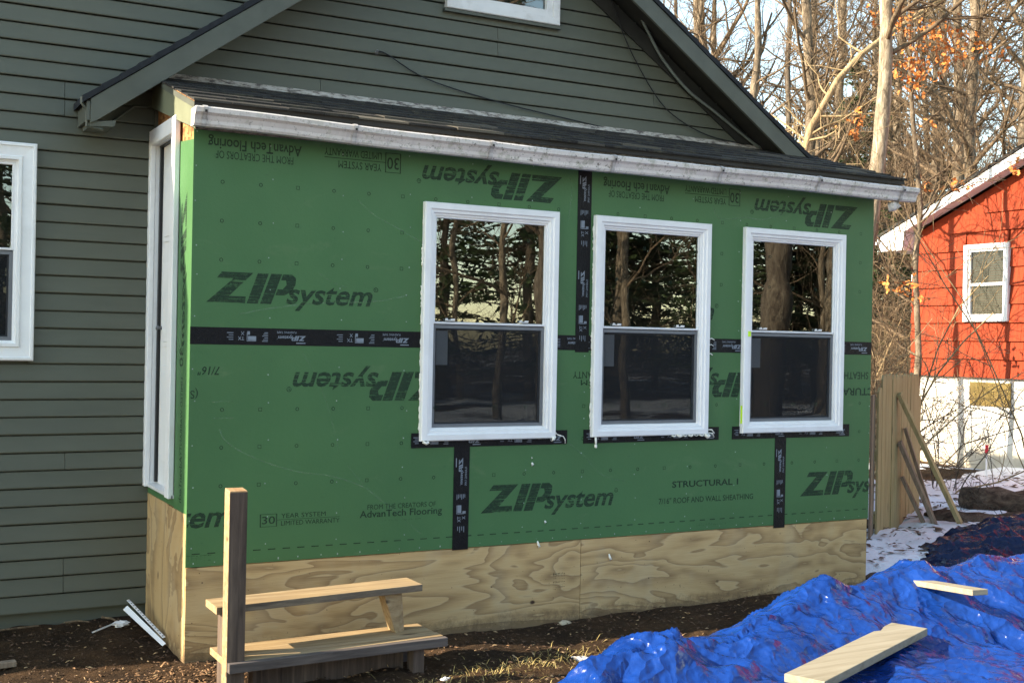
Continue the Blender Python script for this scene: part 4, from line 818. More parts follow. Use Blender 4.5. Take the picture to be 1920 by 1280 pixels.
# ---------------------------------------------------------------- fence section and leaning boards
A = np.array((6.02, 1.06)); B = np.array((7.66, 2.10)); dr_ = (B-A)/np.linalg.norm(B-A); nr = np.array((dr_[1], -dr_[0])); Lf = np.linalg.norm(B-A)
fen = thing('fence_panel', 'unpainted wooden picket fence section standing beside the right end of the porch', 'fence', ((A[0]+B[0])/2, (A[1]+B[1])/2, 0))
def fbox(s0, s1, o0, o1, z0, z1):
    P = lambda s, o: A+dr_*s+nr*o
    q = [P(s0, o0), P(s1, o0), P(s1, o1), P(s0, o1)]; return G().hexa([(*p, z0) for p in q], [(*p, z1) for p in q])
s = 0; i = 0; rr = random.Random(5)
while s < Lf-.02:
    top = 1.50+rr.uniform(-.012, .012) if i > 0 else 1.40
    if i == 0: part('picket', fbox(-.10, .02, -.03, -.012, -.02, 1.34), MT['old_board'], fen, bevel=.002)
    if s > Lf-.15: top = 1.28
    P = lambda a, o: A+dr_*a+nr*o
    wd = .138; o = rr.uniform(-.003, .004); a0, a1 = s+.003, s+wd-.003
    g = G(); lo = [(*P(a0, o), .0), (*P(a1, o), .0), (*P(a1, o+.018), .0), (*P(a0, o+.018), .0)]
    hi0 = top-.035; pts_f = [(a0, 0), (a1, 0), (a1, hi0), (a1-.028, top), (a0+.028, top), (a0, hi0)]
    g.hexa([(*P(a, o+.018), z) for a, z in pts_f], [(*P(a, o), z) for a, z in pts_f]); part('picket', g, MT['fence_wood'], fen)
    s += wd+.001; i += 1
for z in (.25, .78, 1.22): part('rail', fbox(0, Lf, -.045, -.003, z, z+.085), MT['fence_wood'], fen)
def lean(u0, v0, base, wd, th, mat, label):
    # top point rests on the near face of the fence
    d = ray(u0, v0)[:2]; t = np.linalg.solve(np.column_stack([d, -dr_]), A+nr*.04-CP[:2]); top = CP+ray(u0, v0)*t[0]
    b = (base[0], base[1], gzf(base[0], base[1])-.01)
    return solo('leaning_board', G().beam(b, tuple(top), wd, th, (nr[0], nr[1], .2)), mat, label, 'board', b, bevel=.002)
lean(1686, 738, (7.30, 1.20), .088, .036, MT['fence_wood'], 'long pale board leaning highest against the fence section')
lean(1687, 828, (7.08, 1.30), .075, .036, MT['old_board'], 'brown board leaning against the fence behind the long pale board')
lean(1697, 802, (7.12, 1.36), .04, .03, MT['old_board'], 'thin dark stake leaning between the two wider boards')
lean(1691, 893, (6.98, 1.34), .055, .03, MT['old_board'], 'shortest brown board leaning lowest against the fence')
# logs
def log(a, b, r, seed, label):
    rr = random.Random(seed); n = 14; P = [tuple(np.array(a)+(np.array(b)-np.array(a))*i/n+np.array((0, 0, .02*math.sin(i*1.1)))) for i in range(n+1)]
    g = G(); g.tube(P, [r*(1+rr.uniform(-.07, .07)) for _ in P], 12)
    for i in range(len(g.v)): x, y, z = g.v[i]; k_ = .012*math.sin(x*23+z*61)+.008*math.sin(y*41+z*97); g.v[i] = (x+k_, y+k_, z+k_)
    return solo('log', (g.v, g.f), MT['log_bark'], label, 'log', a, True)
log((7.15, 1.50, .10), (9.3, .72, .13), .125, 1, 'thick fallen log with flaky bark lying on the snow beside the fence section')
log((8.05, 1.85, .24), (10.3, 1.10, .20), .135, 2, 'second thick log resting behind and above the first log')
log((5.35, .50, .02), (5.75, .88, .08), .085, 3, 'short dark stump end between the porch corner and the navy tarp')
log((4.98, .10, .0), (6.4, .72, .02), .05, 4, 'thin muddy log along the ground under the porch right corner')
log((9.2, 3.6, .06), (14, 2.4, .08), .08, 5, 'long thin fallen trunk on the snow at the foot of the white foundation')
stk = thing('survey_stake', 'thin white marker stake with a bright red top in front of the white foundation', 'stake', (10.6, 4.2, 0))
p = on(1, 4.1, 1850, 850); X_ = p[0]; part('stake', G().tube([(X_, 4.1, -.05), (X_, 4.1, p[2])], .012, 6), MT['white_pipe'], stk); part('red_top', G().tube([(X_, 4.1, p[2]), (X_, 4.1, p[2]+.11)], .022, 6), MT['red_plastic'], stk)
# ---------------------------------------------------------------- red house (faces -x), parallel to the porch end wall
XH = 12.0; ZF = 1.385
rh = thing('red_house', 'small red shake-sided house with white trim and a white painted foundation', 'house', (XH+3, 3, 0))
YL = 6.26; YR = -1.5
zrk = lambda y: 3.405+(YL-y)*.405
part('wall', G().prism_x([(YR, ZF), (YL-.01, ZF), (YL-.01, zrk(YL)), (YR, zrk(YR))], XH+.02, XH+6), MT['red_shake'], rh)
part('foundation', G().box(XH+.05, XH+5.9, YR, YL-.05, -.4, ZF), MT['painted_masonry'], rh)
wy0, wy1, wz0, wz1 = 4.56, 5.30, 2.13, 3.19
row = 0; z = ZF-.02
while z < zrk(2.5):
    y = YL
    zt = z+.255
    lim = YL-(zt-3.36)/.405 if zt > 3.36 else YL
    y = YL-random.uniform(0, .1); first = True
    while y > 2.2:
        wd = random.uniform(.13, .24); a, b = y-wd+.004, (YL if first else y); first = False
        y -= wd
        if a > lim: continue
        b = min(b, lim)
        if b-a < .02: continue
        zz0, zz1 = z, zt
        cov = (b > wy0+.02 and a < wy1-.02 and zt > wz0+.02 and z < wz1-.02)
        if cov: 
            if z >= wz0-.01 and zt <= wz1+.01 and a > wy0 and b < wy1: continue
            if b > wy1 > a: a = wy1-.01
            elif b > wy0 > a: b = wy0+.01
            elif z < wz0: zz1 = wz0+.01
            else: zz0 = wz1-.01
        if b-a < .015 or zz1-zz0 < .02: continue
        e = random.uniform(-.003, .003)
        part('shake', G().hexa([(XH-.022+e, a, zz0), (XH+.018, a, zz0), (XH+.018, b, zz0), (XH-.022+e, b, zz0)], [(XH+.008, a, zz1+.004), (XH+.018, a, zz1+.004), (XH+.018, b, zz1+.004), (XH+.008, b, zz1+.004)]), MT['red_shake'], rh)
    z += .25; row += 1
part('rake_board', G().prism_x([(YL+.42, zrk(YL+.42)+.02), (2.0, zrk(2.0)+.02), (2.0, zrk(2.0)+.17), (YL+.42, zrk(YL+.42)+.15)], XH-.22, XH-.19), MT['white_paint'], rh)
part('rake_soffit', G().prism_x([(YL+.42, zrk(YL+.42)+.03), (2.0, zrk(2.0)+.03), (2.0, zrk(2.0)+.045), (YL+.42, zrk(YL+.42)+.045)], XH-.19, XH+.0), MT['white_paint'], rh)
part('eave_return', G().prism_x([(YL-.02, 3.17), (YL+.45, 3.17), (YL+.45, zrk(YL+.45)+.05), (YL-.02, zrk(YL)+.05)], XH-.215, XH+5), MT['white_paint'], rh)
part('roof', G().prism_x([(YL+.5, zrk(YL+.5)+.16), (YR, zrk(YR)+.18), (YR, zrk(YR)+.23), (YL+.5, zrk(YL+.5)+.20)], XH-.24, XH+6), MT['shingle'], rh)
part('eave_gutter', G().tube([(XH-.22, YL+.52, zrk(YL+.5)+.12), (XH+5, YL+.52, zrk(YL+.5)+.12)], .05, 8), MT['white_paint'], rh)
part('side_awning', G().prism_x([(YL+.02, 2.98), (YL+.02, 3.09), (YL+.95, 2.90), (YL+.95, 2.80)], XH+1.0, XH+3), MT['white_paint'], rh)
part('flood_light', G().tube([(XH+.3, YL+.12, 3.16), (XH+.28, YL+.14, 3.10), (XH+.25, YL+.2, 3.05)], [.03, .05, .06], 8), MT['old_white_vinyl'], rh, True)
fw_ = part('window', G(), None, rh) if 0 else None
def ringx(y0, y1, z0, z1, x, prof):
    g = ring(y0, y1, z0, z1, 0, prof); g.v = [(x+yy, yx, zz) for yx, yy, zz in g.v]; g.f = [f_[::-1] for f_ in g.f]; return g
wn = part('window', ringx(wy0, wy1, wz0, wz1, XH-.005, [(0, .03), (0, -.045), (.065, -.045), (.07, -.02), (.10, -.018), (.102, .02)]), MT['old_white_vinyl'], rh)
def panex(y0, y1, z0, z1, x): return G().face([(x, y0, z0), (x, y0, z1), (x, y1, z1), (x, y1, z0)])
zm = (wz0+wz1)/2-.02
part('meeting_rail', G().box(XH-.022, XH+.005, wy0+.1, wy1-.1, zm-.02, zm+.02), MT['white_paint'], wn)
part('upper_pane', panex(wy0+.1, wy1-.1, zm+.02, wz1-.1, XH+.0), MT['far_glass'], wn); part('lower_pane', panex(wy0+.1, wy1-.1, wz0+.1, zm-.02, XH+.008), MT['far_glass'], wn)
g = G(); z = wz0+.08
while z < wz1-.08: g.face([(XH+.017, wy0+.1, z), (XH+.017, wy1-.1, z), (XH+.014, wy1-.1, z+.03), (XH+.014, wy0+.1, z+.03)]); z += .034
part('window_blind', g, MT['blind'], wn, kind='stuff')
part('foundation_window', G().box(XH+.03, XH+.06, 4.55, 5.22, .98, 1.30), MT['brass'], rh)
# black railing fence far behind
bf = thing('black_fence', 'low black slatted fence behind the wooden fence section, against the wood', 'fence', (10, 7.2, 0))
for i in range(26): yy_ = 6.6; xx_ = 8.6+i*.14; part('picket', G().box(xx_, xx_+.05, 7.6, 7.64, 0, 1.5), MT['fence_black'], bf)
part('rail', G().box(8.5, 12.3, 7.64, 7.68, 1.4, 1.48), MT['fence_black'], bf); part('rail', G().box(8.5, 12.3, 7.64, 7.68, .3, .38), MT['fence_black'], bf)
# ---------------------------------------------------------------- trees
def tubes(P, R, sides):
    """P (n,k,3), R (n,k) -> verts, quads"""
    n, k, _ = P.shape; T = np.zeros_like(P); T[:, 1:-1] = P[:, 2:]-P[:, :-2]; T[:, 0] = P[:, 1]-P[:, 0]; T[:, -1] = P[:, -1]-P[:, -2]
    T /= np.linalg.norm(T, axis=-1, keepdims=True)+1e-9; ref = np.where(np.abs(T[..., 2:3]) < .9, np.array([0, 0, 1.]), np.array([1., 0, 0])); a = np.cross(T, ref); a /= np.linalg.norm(a, axis=-1, keepdims=True)+1e-9; b = np.cross(T, a)
    an = np.arange(sides)*2*np.pi/sides; V = P[:, :, None]+R[:, :, None, None]*(a[:, :, None]*np.cos(an)[None, None, :, None]+b[:, :, None]*np.sin(an)[None, None, :, None])
    idx = np.arange(n*k*sides).reshape(n, k, sides); i0 = idx[:, :-1]; i1 = idx[:, 1:]; F = np.stack([i0, i1, np.roll(i1, -1, 2), np.roll(i0, -1, 2)], -1).reshape(-1, 4); return V.reshape(-1, 3), F
def kids(P, R, per, len0, len1, ang, k, rng, tmin=.15, tmax=1, rise=.1, wig=.12, rr=.5):
    n, kk, _ = P.shape; N = n*per; src = np.repeat(np.arange(n), per); t = tmin+(tmax-tmin)*rng.random(N); f = t*(kk-1); i = np.minimum(f.astype(int), kk-2); w_ = (f-i)[:, None]
    p = P[src, i]*(1-w_)+P[src, i+1]*w_; r = R[src, i]*(1-w_[:, 0])+R[src, i+1]*w_[:, 0]; T = P[src, i+1]-P[src, i]; T /= np.linalg.norm(T, axis=1, keepdims=True)+1e-9
    q = rng.normal(size=(N, 3)); q -= (q*T).sum(1, keepdims=True)*T; q /= np.linalg.norm(q, axis=1, keepdims=True)+1e-9
    A_ = np.radians(rng.uniform(ang[0], ang[1], N))[:, None]; d = T*np.cos(A_)+q*np.sin(A_); d[:, 2] += rise; d /= np.linalg.norm(d, axis=1, keepdims=True)
    L = rng.uniform(len0, len1, N)*(1.15-.6*t); out = np.zeros((N, k, 3)); out[:, 0] = p
    for s_ in range(1, k):
        d = d+rng.normal(size=(N, 3))*wig; d[:, 2] += rise*.3; d /= np.linalg.norm(d, axis=1, keepdims=True); out[:, s_] = out[:, s_-1]+d*(L/(k-1))[:, None]
    rad = np.minimum(r*rr, L*.02)[:, None]*np.linspace(1, .35, k)[None]; return out, rad
def make_tree(seed, H=13, r0=.16, nl=26, tlow=.08, lean_=(0, 0), dens=1., llen=(1.6, 3.6), twig=.0035, mat_t='bark', mat_c='twig'):
    rng = np.random.default_rng(seed); k = 16; z = np.linspace(-.3, H, k); off = np.cumsum(rng.normal(size=(k, 2))*.05*H/13, 0)+np.outer(np.linspace(0, 1, k), lean_)
    P = np.column_stack([off[:, 0]-off[0, 0], off[:, 1]-off[0, 1], z])[None]; R = (r0*(1-.75*np.linspace(0, 1, k))*(1+.5*np.exp(-np.linspace(0, 1, k)*22)))[None]
    k2 = 60; tt = np.linspace(0, k-1, k2); P2 = np.stack([np.interp(tt, range(k), P[0, :, c]) for c in range(3)], -1)[None]; R2 = np.interp(tt, range(k), R[0])[None]*(1+.05*rng.normal(size=(1, k2)))
    tv, tf = tubes(P2, R2, 12); tv = tv+rng.normal(size=tv.shape)*r0*.035
    l1, q1 = kids(P, R, nl, *llen, (45, 85), 9, rng, tlow, .97, .25, .16, .42)
    l2, q2 = kids(l1, q1, int(9*dens), .5, 1.6, (30, 65), 6, rng, .15, 1, .15, .2, .6)
    l3, q3 = kids(l2, q2, int(6*dens), .2, .8, (25, 60), 4, rng, .1, 1, .1, .2, .6)
    q1, q2, q3 = np.maximum(q1, .007), np.maximum(q2, twig*1.3), np.maximum(q3, twig*.75)
    V = []; F = []; n = 0
    for a, b, s_ in ((l1, q1, 6), (l2, q2, 3), (l3, q3, 3)): v, f = tubes(a, b, s_); V.append(v); F.append(f+n); n += len(v)
    return mesh('trunk', tv, tf, MT[mat_t], True), mesh('crown', np.concatenate(V), np.concatenate(F), MT[mat_c])
def plant_tree(name, meshes, x, y, rz, s, label, cat='tree', group=None):
    o = thing(name, label, cat, (x, y, gzf(x, y) if abs(x) < 40 else 0), group); o.rotation_euler = (0, 0, rz); o.scale = (s, s, s)
    for n_, m_ in zip(('trunk', 'crown'), meshes): link(n_, m_, o)
    return o
V1 = make_tree(1, 12, .12, 34, .06); V2 = make_tree(2, 14, .16, 30, .10, dens=1.1); V3 = make_tree(3, 11, .09, 30, .05, mat_t='dark_bark'); V4 = make_tree(4, 13, .13, 40, .08, (1.2, .4)); V5 = make_tree(5, 9, .07, 26, .06, (.6, -.5), 1.0, (1.0, 2.4)); V6 = make_tree(6, 14, .20, 22, .22, dens=.9)
# trees one can tell apart
def at(u, dist, *a, **k_): x, y = gp(u, dist); return plant_tree(a[0], a[1], x, y, *a[2:], **k_)
at(1586, 15.2, 'bare_tree', make_tree(11, 13, .118, 20, .36, (.30, -.16), 1, (1.4, 3.4), mat_t='pale_bark'), 0, 1, 'thickest sunlit bare trunk rising just above the right end of the porch roof')
at(1511, 20, 'bare_tree', make_tree(12, 14, .12, 18, .22, (-.3, .1), 1, (1.5, 3.2)), 1.2, 1, 'straight bare trunk above the lower end of the right gable rake')
at(1392, 24, 'bare_tree', make_tree(13, 14, .115, 20, .2, (-.9, .5), 1, (1.5, 3.2)), 2.2, 1, 'leaning pale bare trunk nearest the gable rake on its right')
at(1330, 30, 'bare_tree', V1, .3, 1.1, 'slim bare tree half hidden by the upper end of the gable rake')
at(1843, 21, 'bare_tree', V4, 2.6, 1, 'slender bare tree rising directly behind the red house roof')
at(1800, 26, 'bare_tree', V2, 4.0, 1, 'mid-sized bare tree between the thick trunk and the red house roof')
at(1745, 30, 'bare_tree', V1, 5.0, 1, 'darker bare tree in the wood left of the red house roof')
at(1905, 24, 'bare_tree', V2, .9, 1.05, 'bare tree at the far right edge above the red house')
at(1455, 27, 'bare_tree', V3, 3.0, 1.2, 'thin dark bare tree between the two trunks over the gable rake')
at(1570, 28, 'bare_tree', V4, 1.0, 1.1, 'thin bare tree between the straight trunk and the thick sunlit trunk')
# long leaning limb-like tree crossing the view
P = [on(1, 6.0, *q) for q in ((1478, 340), (1508, 285), (1520, 240), (1548, 190), (1570, 150), (1612, 105), (1655, 72), (1705, 38), (1750, 8), (1800, -25), (1860, -60))]
P = [P[0]-np.array((.5, 0, 1.2)), P[0]-np.array((.25, 0, .5))]+P
rngL = np.random.default_rng(44); PP = np.array(P)[None]; RR_ = np.linspace(.055, .03, len(P))[None]; tvv, tff = tubes(PP, RR_, 8)
low = P[0].copy(); base_ = np.array((low[0]-.2, low[1], 0)); PB = np.linspace(base_-np.array((0, 0, .2)), low, 8)[None]; v2_, f2_ = tubes(PB, np.linspace(.07, .056, 8)[None], 8)
lt = thing('leaning_tree', 'pale crooked leaning tree slanting up to the right across the sky', 'tree', tuple(base_))
part('trunk', (np.concatenate([v2_, tvv]), np.concatenate([f2_, tff+len(v2_)])), MT['pale_branch'], lt, True)
l2, q2 = kids(PP, RR_, 22, .5, 1.8, (35, 75), 6, rngL, .15, 1, .1, .22, .4); l3, q3 = kids(l2, q2, 7, .2, .7, (25, 60), 4, rngL, .1, 1, .05, .2, .6)
a_, b_ = tubes(l2, np.maximum(q2, .006), 4); c_, d_ = tubes(l3, np.maximum(q3, .003), 3); part('crown', (np.concatenate([a_, c_]), np.concatenate([b_, d_+len(a_)])), MT['pale_branch'], lt)
# the far wood, trees nobody can tell apart
rg = random.Random(12); VS = (V1, V2, V3, V4, V5, V6); n = 0
for i in range(30):
    u = rg.uniform(1255, 2050); dd = rg.uniform(22, 60)
    if dd < 24 and u > 1650: dd += 8
    x, y = gp(u, dd); m_ = rg.choice(VS)
    plant_tree('bare_tree', m_, x, y, rg.uniform(0, 6.28), rg.uniform(.85, 1.25), 'bare tree deep in the tangled wood beyond the houses', group='bare trees deep in the wood')
# evergreens
def conifer(seed, H=12, R0=2.3):
    rng = np.random.default_rng(seed); n = 260; t = rng.random(n)**.8; z = .8+t*(H-1); az = rng.random(n)*6.283; L = R0*(1-t)**.8*rng.uniform(.7, 1.1, n)+.15
    P = np.zeros((n, 5, 3))
    for s_ in range(5): f = s_/4; P[:, s_, 0] = np.cos(az)*L*f; P[:, s_, 1] = np.sin(az)*L*f; P[:, s_, 2] = z-.25*L*f+.12*L*f*f
    bv, bf_ = tubes(P, np.linspace(.02, .006, 5)[None]*np.ones((n, 1)), 3)
    m_ = 34; src = np.repeat(np.arange(n), m_); f = rng.uniform(.15, 1, n*m_)*4; i = np.minimum(f.astype(int), 3); w_ = (f-i)[:, None]; p = P[src, i]*(1-w_)+P[src, i+1]*w_
    d = rng.normal(size=(n*m_, 3)); d[:, 2] *= .4; d /= np.linalg.norm(d, axis=1, keepdims=True); e = np.cross(d, rng.normal(size=(n*m_, 3))); e /= np.linalg.norm(e, axis=1, keepdims=True); s0 = rng.uniform(.12, .28, (n*m_, 1))
    q = np.stack([p, p+d*s0*.5+e*s0*.16, p+d*s0, p+d*s0*.5-e*s0*.16], 1).reshape(-1, 3); F = np.arange(len(q)).reshape(-1, 4)
    tv_, tf_ = tubes(np.array([[(0, 0, -.3), (0, 0, H*.5), (0, 0, H)]]), np.array([[.16, .1, .02]]), 8); nb = len(bv)
    return mesh('trunk', np.concatenate([tv_, bv]), np.concatenate([tf_, bf_+len(tv_)]), MT['dark_bark']), mesh('crown', q, F, MT['needles'])
C1 = conifer(1); C2 = conifer(2, 9, 2.6)
for i, (u, dd, s_) in enumerate(((1600, 34, .8), (1700, 30, .62), (1530, 42, .9), (1780, 40, .85), (1660, 46, 1.0), (1860, 44, .9), (1430, 45, .8), (1950, 40, .9), (1740, 36, .5))):
    x, y = gp(u, dd); plant_tree('evergreen_tree', (C1, C2)[i % 2], x, y, i*1.3, s_, 'dark evergreen among the bare trees of the far wood', group='evergreens in the far wood')
# tangled brush filling the foot of the wood
def brush(cx, cy, rad, n, H, seed, lean_dir=(0, 0), mat='twig', spread=.9, r=.008):
    rng = np.random.default_rng(seed); b = rng.normal(size=(n, 2))*rad; k = 7; P = np.zeros((n, k, 3)); P[:, 0, 0] = cx+b[:, 0]; P[:, 0, 1] = cy+b[:, 1]; P[:, 0, 2] = -.05
    d = np.column_stack([rng.normal(size=(n, 2))*spread+np.array(lean_dir), np.ones(n)]); d /= np.linalg.norm(d, axis=1, keepdims=True); L = rng.uniform(.5, 1.1, n)*H
    for s_ in range(1, k): d = d+rng.normal(size=(n, 3))*.16; d[:, 2] -= .03; d /= np.linalg.norm(d, axis=1, keepdims=True); P[:, s_] = P[:, s_-1]+d*(L/(k-1))[:, None]
    R = np.linspace(r, r*.4, k)[None]*rng.uniform(.6, 1.3, (n, 1)); l2, q2 = kids(P, R, 7, .25*H*.5, .5*H*.7, (25, 60), 5, rng, .2, 1, .0, .2, .7); l3, q3 = kids(l2, q2, 4, .1*H*.6, .25*H*.6, (25, 60), 3, rng, .2, 1, 0, .2, .7)
    V = []; F = []; m_ = 0
    for a, b2, s_ in ((P, R, 4), (l2, np.maximum(q2, .0035), 3), (l3, np.maximum(q3, .0025), 3)): v, f = tubes(a, b2, s_); V.append(v); F.append(f+m_); m_ += len(v)
    return np.concatenate(V), np.concatenate(F)
BV = []; BF = []; nb = 0; rg = random.Random(3)
for i in range(30):
    x, y = gp(rg.uniform(1380, 2000), rg.uniform(19, 32)); v, f = brush(x, y, .9, 34, rg.uniform(2.2, 4.2), 100+i); BV.append(v); BF.append(f+nb); nb += len(v)
o = part('brushwood', (np.concatenate(BV), np.concatenate(BF)), MT['twig']); tag(o, 'tangle of bare brushwood filling the foot of the wood', 'brushwood', kind='stuff')
def shrub(u, dist, rad, n, H, seed, label, mat='twig', lean_dir=(0, 0), spread=.5, r=.006, name='bare_shrub'):
    x, y = gp(u, dist); g = brush(0, 0, rad, n, H, seed, lean_dir, mat, spread, r); return solo(name, (g[0]+np.array((x, y, 0)), g[1]), MT[mat], label, 'shrub', (x, y, 0))
shrub(1672, 14.5, .35, 16, 3.1, 5, 'arching pale leafless shrub between the porch corner and the red house', 'pale_branch', (-.2, .1), .7, .014)
shrub(1705, 16.5, .35, 8, 3.2, 6, 'taller twiggy shrub at the red house corner behind the arching pale one', 'twig', (0, 0), .6, .012)
shrub(1752, 14.6, .05, 3, 1.9, 7, 'thin dark sapling in front of the left part of the white foundation', 'dark_bark', (.1, .1), .18, .010)
shrub(1800, 14.2, .06, 3, 2.4, 8, 'slender twin-stemmed sapling in front of the foundation window', 'dark_bark', (.2, .0), .18, .007)
shrub(1880, 13.4, .2, 4, 2.0, 9, 'low spiky shrub in front of the right part of the white foundation', 'dark_bark', (-.2, .1), .7, .008)
shrub(1990, 13.2, .10, 2, 4.6, 10, 'bare branching shrub at the right edge in front of the red house', 'pale_branch', (-.35, .25), .25, .012)
# orange oak leaves held on a limb
def leaves(cs, seed, label):
    rng = np.random.default_rng(seed); V = []; F = []
    for (u, v, dist, n, su, sv) in cs:
        for j in range(n):
            uu, vv = u+rng.normal()*su, v+rng.normal()*sv; d = ray(uu, vv); d = d/np.linalg.norm(d[:2]); p = CP+d*(dist+rng.normal()*.25)
            a = rng.normal(size=3); a /= np.linalg.norm(a); b = np.cross(a, rng.normal(size=3)); b /= np.linalg.norm(b); s_ = rng.uniform(.05, .10); c = np.cross(a, b); i = len(V)
            V += [p, p+a*s_*.35+b*s_*.28, p+a*s_*.6+b*s_*.14+c*s_*.1, p+a*s_*.8+b*s_*.26, p+a*s_*1.1, p+a*s_*.75-b*s_*.25, p+a*s_*.5-b*s_*.12+c*s_*.1, p+a*s_*.35-b*s_*.3]; F.append(tuple(range(i, i+8)))
    return [tuple(map(float, p)) for p in V], F
oak = at(1722, 16.6, 'oak_tree', make_tree(21, 9, .05, 22, .2, (.1, .1), 1, (1.0, 2.4)), 1.0, 1, 'slim oak with orange dead leaves between the thick trunk and the red house roof')
lv = leaves([(1685, 40, 16.2, 45, 22, 14), (1740, 60, 16.2, 63, 28, 16), (1760, 100, 16.2, 81, 40, 18), (1700, 130, 16.2, 99, 28, 18), (1790, 80, 16.2, 54, 30, 20), (1715, 165, 16.2, 23, 12, 10), (1610, 232, 16.2, 30, 18, 8), (1606, 255, 16.2, 7, 5, 5), (1740, 232, 16.2, 9, 8, 6), (1860, 100, 16.2, 12, 18, 10),
             (1790, 350, 16.2, 14, 10, 8), (1735, 345, 16.2, 10, 8, 6), (1815, 352, 16.2, 7, 6, 5), (1905, 320, 16.2, 12, 8, 8), (1700, 540, 16.2, 23, 16, 8), (1665, 532, 16.2, 5, 5, 4), (1735, 555, 16.2, 5, 8, 4), (1640, 20, 16.2, 10, 10, 8)], 3, '')
og = np.array(oak.location); Rm = Matrix.Rotation(-oak.rotation_euler.z, 3, 'Z')
lo = link('dry_leaves', mesh('dry_leaves', [tuple(Rm @ (Vector(p)-Vector(og))) for p in lv[0]], lv[1], MT['leaf_orange']), oak); lo['kind'] = 'stuff'
# ---------------------------------------------------------------- the wood across the yard, behind the viewer (mirrored in the panes)
rg = random.Random(9)
B1 = make_tree(31, 13, .24, 14, .25, dens=.9, mat_t='bark'); B2 = make_tree(32, 14, .34, 12, .3, dens=.9)
for i, (x, y, m_, s_) in enumerate(((18.5, -14.5, B2, 1.15), (21.5, -13, V6, 1.1), (10.5, -21, V6, 1.2), (24, -18, B1, 1.2), (4, -22, V1, 1.2), (28, -16, V4, 1.2), (20, -26, V6, 1.3), (-2, -18, B1, 1.1), (-8, -17, B2, 1), (1, -24, V6, 1.2))):
    plant_tree('yard_tree', m_, x, y, rg.uniform(0, 6), s_, 'bare tree across the yard, seen mirrored in the porch windows', group='bare trees across the yard')
for i, (x, y, s_) in enumerate(((5, -30, 1.0), (20, -21, .9), (25, -24, 1.2), (2, -28, 1.3), (30, -21, 1.1), (-4, -25, 1.2), (35, -18, 1.2), (23, -30, 1.4), (-10, -24, 1.2))):
    plant_tree('yard_evergreen', (C1, C2)[i % 2], x, y, i, s_, 'evergreen across the yard, seen mirrored in the porch windows', group='evergreens across the yard')
BV = []; BF = []; nb = 0; rg = random.Random(13)
for i in range(18): v, f = brush(rg.uniform(0, 30), rg.uniform(-30, -17), 1.3, 30, rg.uniform(3, 6), 200+i, r=.012); BV.append(v); BF.append(f+nb); nb += len(v)
o = part('yard_brush', (np.concatenate(BV), np.concatenate(BF)), MT['twig']); tag(o, 'brush between the trees across the yard, mirrored in the panes', 'brushwood', kind='stuff')
for i, (an, L) in enumerate(((25.5, 36), (29.5, 34), (31.5, 42), (35.5, 44), (38.5, 36), (43, 40))):
    an = math.radians(an); plant_tree('yard_evergreen', (C2, C1)[i % 2], -1.57+math.sin(an)*L, 6.37-math.cos(an)*L, i*1.1, 1.15, 'evergreen across the yard, seen mirrored in the porch windows', group='evergreens across the yard')
BT = [make_tree(51, 14, .17, 16, .25, (.1, .0), 1, mat_t='dark_bark'), make_tree(52, 13, .09, 22, .15, (-.2, .1), 1), make_tree(53, 14, .23, 10, .30, (.1, .1), 1, mat_t='dark_bark')]
for i, (an, L, k_) in enumerate(((28.2, 25, 1), (30.4, 23, 0), (34.2, 24, 1), (37.9, 30, 1), (41.0, 18, 2), (43.2, 30, 1), (26.2, 33, 1))):
    an = math.radians(an); plant_tree('yard_tree', BT[k_], -1.57+math.sin(an)*L, 6.37-math.cos(an)*L, i*1.3, 1, 'bare tree across the yard, seen mirrored in the porch windows', group='bare trees across the yard')
for i in range(26):
    a_ = rg.uniform(-.9, 1.2); d_ = rg.uniform(30, 52); plant_tree('yard_evergreen' if i % 3 else 'yard_tree', ((C1, C2)[i % 2]) if i % 3 else V6, 3+d_*math.sin(a_), -4-d_*math.cos(a_), i*.7, rg.uniform(1, 1.6), 'evergreen across the yard, seen mirrored in the porch windows' if i % 3 else 'bare tree across the yard, seen mirrored in the porch windows', group='evergreens across the yard' if i % 3 else 'bare trees across the yard')
# ---------------------------------------------------------------- litter: chips, dead grass, leaves, pebbles
def scatter(name, n, area, fn, mat, seed, label, cat):
    rng = np.random.default_rng(seed); V = []; F = []
    for j in range(n):
        x, y = area(rng); fn(rng, x, y, gzf(x, y), V, F)
    o = part(name, ([tuple(map(float, p)) for p in V], F), mat); return tag(o, label, cat, kind='stuff')
def chip(rng, x, y, z, V, F):
    a = rng.random()*6.28; L = rng.uniform(.006, .028); w_ = L*rng.uniform(.2, .6); t = rng.normal()*.3; c, s_ = math.cos(a), math.sin(a); h = rng.uniform(.002, .012); i = len(V)
    for dx, dy in ((-1, -1), (1, -.8), (1.1, .7), (-.8, 1)): px, py = dx*L*.5, dy*w_*.5; V.append((x+c*px-s_*py, y+s_*px+c*py, z+h+px*t))
    V.append((x, y, z+h+L*.2)); F += [(i, i+1, i+4), (i+1, i+2, i+4), (i+2, i+3, i+4), (i+3, i, i+4)]
def blade(rng, x, y, z, V, F):
    a = rng.random()*6.28; L = rng.uniform(.02, .07); d = np.array((math.cos(a), math.sin(a))); w_ = .0016; i = len(V); n_ = np.array((-d[1], d[0]))*w_; up = rng.uniform(.1, .9)
    V += [(x-n_[0], y-n_[1], z-.004), (x+n_[0], y+n_[1], z-.004), (x+d[0]*L*.5+n_[0], y+d[1]*L*.5+n_[1], z+L*up*.6), (x+d[0]*L*.5-n_[0], y+d[1]*L*.5-n_[1], z+L*up*.6), (x+d[0]*L, y+d[1]*L, z+L*up*.7)]; F += [(i, i+1, i+2, i+3), (i+3, i+2, i+4)]
